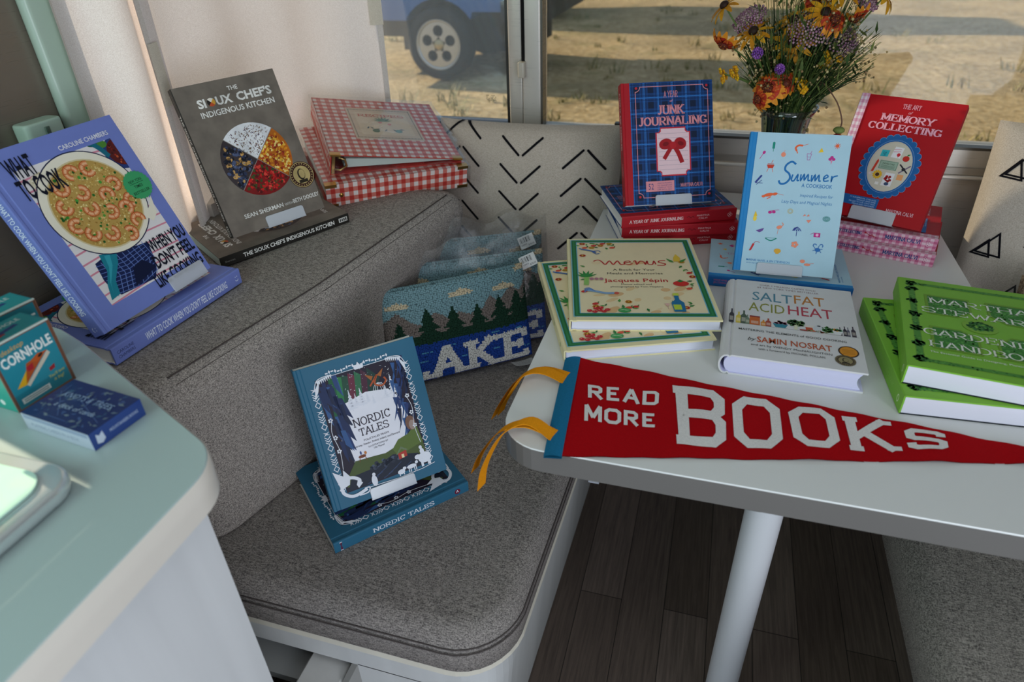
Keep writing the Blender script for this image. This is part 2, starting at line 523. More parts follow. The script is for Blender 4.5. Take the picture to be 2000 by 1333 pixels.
def glyph(ch, rd):
    st, hs, vs, w = [], [], [], .95
    s = .15
    if ch == 'A': st = [[(.06, 0), (.47, 1)], [(.47, 1), (.88, 0)], [(.2, .32), (.74, .32)]]; hs = [(.06, 0), (.88, 0)]
    elif ch == 'B': st = [[(s, 0), (s, 1)], bowl(s, .52, .78 if rd else .84, 1, 'right', rd), bowl(s, 0, .86, .52, 'right', rd)]; hs = [(s, 0), (s, 1)]; w = .92
    elif ch == 'C': st = [bowl(.1, 0, .85, 1, 'c', rd)]; vs = [(.83, .68, .98)]
    elif ch == 'D': st = [[(s, 0), (s, 1)], bowl(s, 0, .86, 1, 'right', rd)]; hs = [(s, 0), (s, 1)]
    elif ch == 'E': st = [[(s, 0), (s, 1)], [(s, 1), (.75, 1)], [(s, .52), (.6, .52)], [(s, 0), (.78, 0)]]; hs = [(s, 0), (s, 1)]; vs = [(.75, .72, 1), (.78, 0, .28), (.6, .38, .66)]; w = .88
    elif ch == 'F': st = [[(s, 0), (s, 1)], [(s, 1), (.75, 1)], [(s, .52), (.6, .52)]]; hs = [(s, 0), (s, 1)]; vs = [(.75, .72, 1)]; w = .85
    elif ch == 'G': st = [bowl(.1, 0, .85, 1, 'c', rd), [(.85, .03), (.85, .42)], [(.55, .42), (.92, .42)]]; vs = [(.83, .7, .98)]
    elif ch == 'H': st = [[(s, 0), (s, 1)], [(.85, 0), (.85, 1)], [(s, .5), (.85, .5)]]; hs = [(s, 0), (s, 1), (.85, 0), (.85, 1)]; w = 1.0
    elif ch == 'I': st = [[(.2, 0), (.2, 1)]]; hs = [(.2, 0), (.2, 1)]; w = .42
    elif ch == 'J': st = [[(.5, 1), (.5, .25), (.42, .06), (.25, 0), (.08, .1)]]; hs = [(.5, 1)]; w = .7
    elif ch == 'K': st = [[(s, 0), (s, 1)], [(s, .36), (.8, 1)], [(.38, .55), (.86, 0)]]; hs = [(s, 0), (s, 1), (.8, 1), (.86, 0)]; w = 1.0
    elif ch == 'L': st = [[(s, 0), (s, 1)], [(s, 0), (.75, 0)]]; hs = [(s, 0), (s, 1)]; vs = [(.75, 0, .32)]; w = .85
    elif ch == 'M': st = [[(.13, 0), (.13, 1)], [(.13, 1), (.55, .15)], [(.55, .15), (.97, 1)], [(.97, 1), (.97, 0)]]; hs = [(.13, 0), (.13, 1), (.97, 0), (.97, 1)]; w = 1.12
    elif ch == 'N': st = [[(.13, 0), (.13, 1)], [(.13, 1), (.85, 0)], [(.85, 0), (.85, 1)]]; hs = [(.13, 0), (.13, 1), (.85, 1)]; w = 1.0
    elif ch == 'O': st = [bowl(.08, 0, .88, 1, 'full', rd)]; w = .97
    elif ch == 'P': st = [[(s, 0), (s, 1)], bowl(s, .45, .8, 1, 'right', rd)]; hs = [(s, 0), (s, 1)]; w = .88
    elif ch == 'R': st = [[(s, 0), (s, 1)], bowl(s, .47, .78, 1, 'right', rd), [(.42, .47), (.86, 0)]]; hs = [(s, 0), (s, 1), (.86, 0)]; w = .97
    elif ch == 'S':
        p = [(.78, .78), (.7, .97), (.5, 1), (.25, .97), (.1, .82), (.14, .64), (.36, .54), (.62, .45), (.8, .3), (.78, .12), (.6, .01), (.35, .01), (.14, .08), (.08, .24)]
        st = [spline(p, 3) if rd else [(.8, .74), (.8, .9), (.7, 1), (.2, 1), (.1, .9), (.1, .62), (.2, .53), (.72, .47), (.82, .38), (.82, .1), (.72, 0), (.2, 0), (.08, .1), (.08, .28)]]; w = .9
    elif ch == 'T': st = [[(.45, 0), (.45, 1)], [(.05, 1), (.85, 1)]]; hs = [(.45, 0)]; vs = [(.06, .7, 1), (.84, .7, 1)]; w = .9
    elif ch == 'U': st = [[(.15, 1), (.15, .3), (.22, .1), (.4, 0), (.58, 0), (.76, .1), (.83, .3), (.83, 1)]]; hs = [(.15, 1), (.83, 1)]; w = .98
    elif ch == 'V': st = [[(.06, 1), (.46, 0)], [(.46, 0), (.86, 1)]]; hs = [(.06, 1), (.86, 1)]; w = .92
    elif ch == 'W': st = [[(.06, 1), (.34, 0)], [(.34, 0), (.6, .9)], [(.6, .9), (.86, 0)], [(.86, 0), (1.14, 1)]]; hs = [(.06, 1), (1.14, 1)]; w = 1.2
    elif ch == 'X': st = [[(.1, 0), (.85, 1)], [(.1, 1), (.85, 0)]]; hs = [(.1, 0), (.85, 1), (.1, 1), (.85, 0)]
    elif ch == 'Y': st = [[(.06, 1), (.46, .45)], [(.86, 1), (.46, .45)], [(.46, .45), (.46, 0)]]; hs = [(.06, 1), (.86, 1), (.46, 0)]; w = .92
    else: w = .4
    return st, hs, vs, w


def stroke_quads(pts, wv, wh=None):
    wh = wv if wh is None else wh
    n = len(pts)
    if n < 2:
        return []
    closed = n > 3 and abs(pts[0][0] - pts[-1][0]) < 1e-9 and abs(pts[0][1] - pts[-1][1]) < 1e-9
    dirs = []
    for i in range(n - 1):
        dx, dy = pts[i + 1][0] - pts[i][0], pts[i + 1][1] - pts[i][1]
        q = math.hypot(dx, dy) or 1
        dirs.append((dx / q, dy / q))
    def hw(d): return .5 * math.hypot(wv * d[1], wh * d[0])
    L, Rr = [], []
    for i in range(n):
        a = dirs[i - 1] if i > 0 else (dirs[-1] if closed else dirs[0])
        b = dirs[i] if i < n - 1 else (dirs[0] if closed else dirs[-1])
        nx, ny = -(a[1] + b[1]), a[0] + b[0]
        q = math.hypot(nx, ny) or 1
        nx, ny = nx / q, ny / q
        k = max(abs(nx * -b[1] + ny * b[0]), .45)
        h = (hw(a) + hw(b)) / 2 / k
        L.append((pts[i][0] + nx * h, pts[i][1] + ny * h)); Rr.append((pts[i][0] - nx * h, pts[i][1] - ny * h))
    return [[Rr[i], Rr[i + 1], L[i + 1], L[i]] for i in range(n - 1)]


class Pr:
    STEP = 9e-6

    def __init__(s):
        s.it = []
        s.l = 1

    def P(s, pts, c, up=True):
        if up: s.l += 1
        s.it.append((s.l, [list(pts)], c))

    def many(s, polys, c):
        s.l += 1
        s.it.append((s.l, polys, c))

    def R(s, x0, y0, x1, y1, c):
        s.P([(x0, y0), (x1, y0), (x1, y1), (x0, y1)], c)

    def E(s, cx, cy, rx, ry=None, c='#fff', rot=0., n=22, up=True):
        ry = rx if ry is None else ry
        a, b = cos(rot), sin(rot)
        s.P([(cx + rx * cos(t) * a - ry * sin(t) * b, cy + rx * cos(t) * b + ry * sin(t) * a) for t in [2 * PI * k / n for k in range(n)]], c, up)

    def Ln(s, pts, w, c, wh=None):
        s.many(stroke_quads(pts, w, wh), c)

    def box(s, x0, y0, x1, y1, w, c):
        s.Ln([(x0, y0), (x1, y0), (x1, y1), (x0, y1), (x0, y0)], w, c)

    def ring(s, cx, cy, rx, ry, w, c, n=28):
        s.Ln([(cx + rx * cos(2 * PI * k / n), cy + ry * sin(2 * PI * k / n)) for k in range(n + 1)], w, c)

    def arc(s, cx, cy, r, a0, a1, w, c, n=8):
        s.Ln([(cx + r * cos(a0 + (a1 - a0) * k / n), cy + r * sin(a0 + (a1 - a0) * k / n)) for k in range(n + 1)], w, c)

    def T(s, t, x, y, h, c, w=None, al='l', bold=0., rot=0., shear=0.):
        vs, fs = text_geo(t, bold)
        if not vs: return
        x0 = min(v[0] for v in vs); x1 = max(v[0] for v in vs)
        ky = h / CAPH; kx = w / (x1 - x0) if w else ky
        off = {'l': 0, 'c': .5, 'r': 1}[al] * (x1 - x0)
        a, b = cos(rot), sin(rot)
        P = []
        for vx, vy in vs:
            u, v = (vx - x0 - off) * kx, vy * ky
            u += v * shear
            P.append((x + u * a - v * b, y + u * b + v * a))
        s.many([[P[i] for i in f] for f in fs], c)

    def S(s, t, x, y, h, c, w=None, al='l', wv=.2, wh=.09, sf=.13, rd=True, gap=.04, rot=0., shear=0., hfn=None):
        """capitals with serifs; wv, wh: stem and hairline weight, sf: serif reach, all in cap heights; hfn: height along the line"""
        tot = sum(glyph(k, rd)[3] + gap for k in t) - gap
        kx = (w / tot) if w else h
        off = {'l': 0, 'c': .5, 'r': 1}[al] * tot
        a, b = cos(rot), sin(rot)
        cx, polys = 0., []
        for k in t:
            st, hs, vs, gw = glyph(k, rd)
            loc = []
            iy = lambda y: wh / 2 + y * (1 - wh)
            wvx = wv * h / kx if kx else wv
            for p in st:
                up = len(p) == 2 and p[0][1] != p[1][1]
                q = [((u + cx), v if up and v in (0, 1) else iy(v)) for u, v in p]
                loc += stroke_quads(q, wv * min(1, h / kx * 1.0 if w else 1), wh)
            if sf > 0:
                for u, v in hs:
                    y0 = 0 if v == 0 else 1 - wh
                    r = sf + wv * .4
                    loc.append([(u + cx - r, y0), (u + cx + r, y0), (u + cx + r, y0 + wh), (u + cx - r, y0 + wh)])
                for u, y0, y1 in vs:
                    loc.append([(u + cx - wh * .6, y0), (u + cx + wh * .6, y0), (u + cx + wh * .6, y1), (u + cx - wh * .6, y1)])
            for q in loc:
                o = []
                for u, v in q:
                    U, V = (u - off) * kx, v * h
                    if hfn: V = hfn(U, v)
                    U += V * shear
                    o.append((x + U * a - V * b, y + U * b + V * a))
                polys.append(o)
            cx += gw + gap
        s.many(polys, c)

    def scat(s, cx, cy, rx, ry, n, cols, r0, r1, rn, el=1.0):
        for k in range(n):
            t, q = rn.random() * 2 * PI, math.sqrt(rn.random())
            if k % 40 == 0: s.l += 1
            r = r0 + (r1 - r0) * rn.random()
            s.E(cx + rx * q * cos(t), cy + ry * q * sin(t), r, r * el, rn.choice(cols), rn.random() * 3, 6, up=False)

    def emit(s, mb, fn, mat=0):
        for l, polys, c in s.it:
            for p in polys:
                q = [fn(u, v, l * s.STEP) for u, v in p]
                mb.face(q, c, mat)

    def sample(s, x, y, default):
        col = default
        for l, polys, c in s.it:
            for p in polys:
                ins = False
                j = len(p) - 1
                for i in range(len(p)):
                    xi, yi = p[i]; xj, yj = p[j]
                    if (yi > y) != (yj > y) and x < (xj - xi) * (y - yi) / (yj - yi) + xi:
                        ins = not ins
                    j = i
                if ins:
                    col = c
                    break
        return col


def clip_poly(poly, x0, y0, x1, y1):
    for ax, lim, sg in ((0, x0, 1), (0, x1, -1), (1, y0, 1), (1, y1, -1)):
        out = []
        for i in range(len(poly)):
            a, b = poly[i - 1], poly[i]
            da, db = (a[ax] - lim) * sg, (b[ax] - lim) * sg
            if (da >= 0) != (db >= 0):
                t = da / (da - db)
                out.append(tuple(a[k] + (b[k] - a[k]) * t for k in (0, 1)))
            if db >= 0: out.append(b)
        poly = out
        if len(poly) < 3: return []
    return poly


def clip_from(p, start, x0, y0, x1, y1):
    new = []
    for k, (l, polys, c) in enumerate(p.it):
        if k >= start:
            polys = [q for q in (clip_poly(q, x0, y0, x1, y1) for q in polys) if len(q) > 2]
        if polys: new.append((l, polys, c))
    p.it = new


# ---------------------------------------------------------------- books
def book(name, label, cat, group, W, H, T, M, cover, bt=None, spine=None, hinge=None, hw=.012, page='#e9e6e2', art=None, back=None, spart=None, mat=PRINT, hard=True, rnd_spine=False, lines=None):
    """a book lying face up in its own frame: spine along x=0, fore edge at x=W, bottom edge y=0, front cover at z=T"""
    spine = spine or cover
    hinge = hinge or spine
    r = root(name, label, cat, M, group)
    b = MB()
    bt = bt or (.0026 if hard else .0012)
    bk = back or cover
    if rnd_spine:
        g = .0022
        pts = [(W, T, cover), (.011, T, cover), (.0085, T - g, hinge), (.006, T - .0005, spine)]
        for k in range(9):
            a = PI / 2 + PI * k / 8
            pts.append((.004 + .0095 * cos(a), T / 2 + (T / 2 - .0005) * sin(a), spine))
        pts += [(.006, .0005, spine), (.0085, g, spine), (.011, 0, bk), (W, 0, bk)]
    elif hard:
        pts = [(W, T, cover), (hw, T, cover), (hw - .0015, T - .0008, hinge), (.0062, T - .0010, hinge), (.0045, T - .0001, hinge), (.0016, T, hinge), (.0004, T - .0006, spine), (0, T - .002, spine), (0, .002, spine),
               (.0004, .0006, spine), (.0016, 0, spine), (.0045, .0001, spine), (.0062, .0010, bk), (hw - .0015, .0008, bk), (hw, 0, bk), (W, 0, bk)]
    else:
        pts = [(W, T, cover), (.004, T, cover), (.0012, T, cover), (0, T - .0008, spine), (0, .0008, spine), (.0012, 0, bk), (W, 0, bk)]
    n = len(pts)
    inn = []
    for i, p in enumerate(pts):
        a, c = pts[max(i - 1, 0)], pts[min(i + 1, n - 1)]
        dx, dz = c[0] - a[0], c[1] - a[1]
        q = math.hypot(dx, dz) or 1
        inn.append((p[0] - dz / q * bt, p[1] + dx / q * bt))
    for i in range(n - 1):
        p, q = pts[i], pts[i + 1]
        col = q[2] if i else cover
        b.face([(p[0], 0, p[1]), (p[0], H, p[1]), (q[0], H, q[1]), (q[0], 0, q[1])], col)
        b.face([(inn[i][0], 0, inn[i][1]), (inn[i + 1][0], 0, inn[i + 1][1]), (inn[i + 1][0], H, inn[i + 1][1]), (inn[i][0], H, inn[i][1])], page)
        for y, o in ((0, 1), (H, -1)):
            f = [(p[0], y, p[1]), (q[0], y, q[1]), (inn[i + 1][0], y, inn[i + 1][1]), (inn[i][0], y, inn[i][1])]
            b.face(f if o > 0 else f[::-1], col)
    for i in (0, n - 1):
        f = [(pts[i][0], 0, pts[i][1]), (pts[i][0], H, pts[i][1]), (inn[i][0], H, inn[i][1]), (inn[i][0], 0, inn[i][1])]
        b.face(f if i else f[::-1], pts[i][2])
    if art:
        p = Pr(); art(p)
        p.emit(b, lambda x, y, h: (x / 1000, y / 1000, T + h))
    if spart:
        p = Pr(); spart(p)   # text runs from the top of the book (x=0) to its bottom, y from back cover up to front cover
        if rnd_spine:
            def sf(x, y, h):
                a = PI - (y / 1000 - T / 2) / (T / 2) * 1.2
                return ((.004 + (.0096 + h) * cos(a)), H - x / 1000, T / 2 + (T / 2 + h) * sin(a))
            p.emit(b, sf)
        else:
            p.emit(b, lambda x, y, h: (-h, H - x / 1000, y / 1000))
    b.build('cover', mat, r)
    g = MB()
    ov = .0032 if hard else 0.0003
    x0, x1, z0, z1 = (.004 if hard else .001), W - ov, bt, T - bt
    if rnd_spine:
        rings = []
        for y in (ov, H - ov):
            ring = [(x0 + .004, y, z0), (x1, y, z0)]
            for k in range(1, 8):
                t = k / 8
                ring.append((x1 - .007 * sin(PI * t), y, z0 + (z1 - z0) * t))
            ring += [(x1, y, z1), (x0 + .004, y, z1)]
            for k in range(1, 6):
                t = k / 6
                ring.append((x0 + .004 - .006 * sin(PI * t), y, z1 - (z1 - z0) * t))
            rings.append([Vector(q) for q in ring])
        g.loft(rings, page, caps=True, smooth=False)
    else:
        g.box((x0, ov, z0), (x1, H - ov, z1), page)
    g.build('page_block', PAPER, r)
    return r


def flatM(x, y, z, th, H=None, up=(0, 0, 1)):
    """spine-to-camera books: origin given at the left bottom corner of the spine, the spine runs along th"""
    e3 = Vector(up).normalized()
    e1 = Vector((cos(th), sin(th), 0)); e1 = (e1 - e3 * e1.dot(e3)).normalized()
    e2 = e3.cross(e1)
    if H is None:
        return frame((x, y, z), e1, e2)
    return frame(Vector((x, y, z)) + e1 * H, e2, -e1)


def standM(BL, BR, TL, T):
    BL, BR, TL = Vector(BL), Vector(BR), Vector(TL)
    m = frame(BL, BR - BL, TL - BL)
    return m @ Matrix.Translation((0, 0, -T))


def easel(label, M, T, x0, x1, hl, group='clear book easels'):
    r = root('book_easel', label, 'book stand', M @ Matrix.Translation(((x0 + x1) / 2, 0, 0)), group)
    w = (x1 - x0) / 2
    b = MB()
    z0 = T + .0008
    b.rbox((-w, -.003, 0), (w, hl, .0024), .004, '#eef0f6', M=Matrix.Translation((0, 0, z0)))
    b.build('front_lip', ACRYL, r)
    c = MB()
    c.box((-w, -.003, -.004), (w, -.0008, z0 + .0024), '#eef0f6')
    c.build('book_ledge', ACRYL, r)
    d = MB()
    d.box((-w * .8, -.003, -.0045), (w * .8, .13, -.0022), '#eef0f6')
    d.build('back_plate', ACRYL, r)
    return r


# ---------------------------------------------------------------- cover artwork
def seal(p, x, y, r, rim, face, ink):
    p.E(x, y, r, r, rim, n=32); p.ring(x, y, r * .93, r * .93, r * .05, face, 32); p.E(x, y, r * .68, r * .68, face, n=28)
    p.E(x - r * .02, y + r * .05, r * .3, r * .42, ink, n=16); p.E(x + r * .03, y + r * .07, r * .23, r * .34, face, n=14)
    p.R(x - r * .36, y - r * .6, x + r * .34, y - r * .36, ink)
    for k in range(26):
        a = 2 * PI * k / 26
        p.E(x + r * .81 * cos(a), y + r * .81 * sin(a), r * .05, r * .05, face, n=5, up=(k == 0))


def shrimp(p, x, y, a, s, rn):
    for w, c in ((s * .95, '#b8552a'), (s * .7, '#dc8a55'), (s * .32, '#efb68a')):
        p.Ln([(x + s * (1 - .12 * k / 9) * cos(a + k * .5), y + s * .9 * sin(a + k * .5)) for k in range(10)], w, c)
    for k in (2, 4, 6):
        t = a + k * .5
        p.Ln([(x + s * .62 * cos(t), y + s * .55 * sin(t)), (x + s * 1.38 * cos(t), y + s * 1.3 * sin(t))], s * .12, '#c2602f')


def shift(p, a, dx, dy):
    p.it[a:] = [(l, [[(x + dx, y + dy) for x, y in q] for q in polys], c) for l, polys, c in p.it[a:]]


def art_skillet(p):
    rn = random.Random(3)
    W, H = 208, 257
    p.R(34, 27, 186, 227, '#e9e2e2'); a0 = len(p.it)
    for k in range(14):
        y = 18 + k * 15.5
        p.Ln([(20, y), (110, y + 5), (180, y + 2)], 2.4, '#d8899c')
    p.P([(40, 76), (62, 80), (96, 74), (129, 70), (124, 50), (118, 34), (106, 20), (74, 22), (45, 24), (38, 34), (36, 52)], '#16224f')
    for k in range(9):
        p.Ln([(40 + k * 9, 24), (52 + k * 9, 48), (48 + k * 9, 74)], .9, '#6f86c4'); p.Ln([(38, 28 + k * 5.5), (80, 22 + k * 5.5), (120, 30 + k * 5)], .9, '#5d74b6')
    p.P([(72, 24), (118, 34), (104, 52), (84, 48)], '#0e1738')
    p.E(178, 196, 26, 24, '#2a3c78'); p.E(180, 197, 22, 20, '#5a1d1c'); p.scat(180, 197, 19, 18, 60, ['#a6351f', '#c45a30', '#3c1414', '#7d2418'], 1, 2.2, rn)
    p.E(150, 219, 14, 5, '#2c5a2a'); p.E(158, 214, 8, 5, '#4d8433')
    p.E(54, 196, 22, 12, '#ded3b8'); p.scat(54, 197, 20, 11, 90, ['#f2ead6', '#cdbf9c', '#e5dac0'], .8, 1.6, rn)
    p.Ln(spline([(104, 208), (110, 222), (126, 225), (146, 217), (158, 196)]), 7.5, '#18697d')
    p.P([(52, 84), (77, 78), (70, 64), (50, 44), (44, 26), (28, 24), (36, 44), (48, 60)], '#1c7f92'); p.P([(58, 80), (66, 78), (60, 64), (42, 44), (36, 30), (42, 46), (54, 64)], '#35a0b0')
    shift(p, a0, 10, 9); clip_from(p, a0, 34, 27, 186, 227); a1 = len(p.it)
    p.E(96, 144, 76.5, 74, '#1c2145', n=48)
    p.P([(150, 100), (166, 112), (178, 124), (176, 116), (170, 98), (158, 90)], '#efe6d2')
    p.E(96, 144, 75, 72.5, '#f1e8d4', n=48); p.E(97, 142, 66, 64, '#d9c79b', n=40); p.E(97, 142, 64, 62, '#bf9a52', n=40)
    p.scat(97, 142, 62, 60, 900, ['#d9b96a', '#c79d4c', '#ecd896', '#a37a35', '#e3c67c', '#b58b44'], .9, 1.9, rn, .6)
    p.scat(97, 142, 60, 58, 80, ['#2c6f2b', '#4c9a3a', '#1f5a22'], 1.3, 2.6, rn)
    for i, (x, y) in enumerate([(90, 191), (115, 189), (64, 177), (86, 163), (136, 159), (117, 149), (146, 130), (52, 154), (84, 140), (107, 126), (131, 123), (136, 101), (50, 127), (64, 110), (88, 100), (113, 89)]):
        shrimp(p, x, y, 1.1 * i, 8.6, rn)
    shift(p, a1, 11, 11)
    k = '#0c0f22'
    p.T('WHAT', 26, 217, 25, k, w=37, bold=.028); p.T('TO COOK', 25, 189, 25, k, w=62, bold=.028)
    p.T('WHEN YOU', 204, 62, 18, k, w=69, al='r', bold=.024); p.T("DON'T FEEL", 204, 38.5, 18, k, w=77, al='r', bold=.024); p.T('LIKE COOKING', 203, 14, 18, k, w=92, al='r', bold=.024)
    p.T('CAROLINE CHAMBERS', 106, 232.5, 6, '#eceaf4', w=81, bold=.015)
    p.P([(180 + (21.5 + (k % 2) * 1.6) * cos(2 * PI * k / 48), 155 + (20 + (k % 2) * 1.6) * sin(2 * PI * k / 48)) for k in range(48)], '#3fa268')
    for i, (s, w) in enumerate((('NEW YORK', 24), ('TIMES', 15), ('BESTSELLER', 29))):
        p.T(s, 180, 160 - i * 8.5, 4, '#10301f', w=w, al='c', bold=.01)
    p.R(168, 158, 192, 158.6, '#10301f')


def spine_skillet(p):
    p.T('WHAT TO COOK WHEN YOU DON\'T FEEL LIKE COOKING', 56, 7.5, 11.5, '#e6ebfa', w=168, bold=.012)
    p.T('CAROLINE', 7, 14.5, 4.6, '#23294f', w=28); p.T('CHAMBERS', 7, 7, 4.6, '#23294f', w=28)
    p.arc(247, 12, 3.4, -2.8, -.3, 1.1, '#e6ebfa'); p.E(245, 16, .8, .8, '#e6ebfa'); p.E(249, 16, .8, .8, '#e6ebfa')


def art_wheel(p):
    rn = random.Random(5)
    W = '#e8e4de'
    p.T('THE', 99, 236, 6.6, W, w=18, al='c', bold=.02)
    p.T('SI', 32, 217, 13, W, w=14, bold=.035); p.T('UX', 64, 217, 13, W, w=28, bold=.035); p.T("CHEF'S", 100, 217, 13, W, w=64, bold=.035)
    for k, c in enumerate(('#c9542c', '#d9a13a', '#efe6d8', '#2a2420')):
        a = PI * .25 + k * PI / 2 + PI
        p.P([(55.5, 223.5)] + [(55.5 + 7 * cos(a + t * PI / 12), 223.5 + 7 * sin(a + t * PI / 12)) for t in range(7)], c)
    p.T('INDIGENOUS KITCHEN', 31, 201, 9, W, w=132, bold=.018)
    cx, cy, R = 94, 116, 63
    for k, (bg, cols, n, r0, r1) in enumerate(((('#b8641a'), ['#d98a1c', '#e9b23c', '#b3421a', '#f1d27a', '#8c2c14'], 210, 1.6, 3.4), ('#e5e4e6', ['#8d7c78', '#5d4a5c', '#6a5334', '#cfc8c6', '#7a5a48'], 230, .8, 2.6),
                                              ('#3a3134', ['#1d2236', '#2c344e', '#12141f', '#4a5474', '#c99a58'], 120, 2.4, 4.6), ('#7c1414', ['#c3201c', '#8d1115', '#dc4136', '#58100f', '#3d4a22'], 190, 1.8, 3.6))):
        a = -PI / 4 + k * PI / 2
        p.P([(cx, cy)] + [(cx + R * cos(a + t * PI / 24), cy + R * sin(a + t * PI / 24)) for t in range(13)], bg)
        for i in range(n):
            t, q = a + .06 + (PI / 2 - .12) * rn.random(), R * .93 * math.sqrt(rn.random() * .97 + .02)
            r = r0 + (r1 - r0) * rn.random()
            p.E(cx + q * cos(t), cy + q * sin(t), r, r * (.75 if k != 1 else .35), rn.choice(cols), rn.random() * 3, 8, up=(i % 30 == 0))
            if k == 2 and i % 2:
                p.E(cx + q * cos(t) - .8, cy + q * sin(t) + .8, r * .3, r * .3, '#8d98b8', n=6, up=(i % 30 == 1))
    for a in (-PI / 4, PI / 4):
        p.Ln([(cx + 64 * cos(a), cy + 64 * sin(a)), (cx - 64 * cos(a), cy - 64 * sin(a))], 1.1, '#8a857e')
    seal(p, 161, 69, 24, '#3a1a16', '#b7a06a', '#2b2318')
    p.T('SEAN SHERMAN', 33, 25, 7, W, w=74, bold=.018); p.T('WITH', 110, 25, 4.6, W, w=15); p.T('BETH DOOLEY', 127, 25, 7, W, w=52, bold=.018)


def spine_wheel(p):
    p.T("THE SIOUX CHEF'S INDIGENOUS KITCHEN", 42, 5.6, 7.6, '#efece6', w=182, bold=.02)
    p.T('Sherman', 8, 6.6, 3.4, '#8d8983', w=18)
    p.R(234, 5, 252, 13.5, '#d8d5cf')
    for k in range(4): p.R(236 + k * 4, 6.5, 238.6 + k * 4, 12, '#26221e')


def spruce(p, x, y, h, c, w=.5, n=6):
    p.P([(x - h * .02, y), (x + h * .02, y), (x + h * .015, y + h), (x - h * .015, y + h)], c)
    p.many([[(x - w * h * .5 * (1 - k / n), y + h * (.08 + .85 * k / n)), (x + w * h * .5 * (1 - k / n), y + h * (.08 + .85 * k / n)), (x, y + h * (.08 + .85 * (k + 1.4) / n))] for k in range(n)], c)


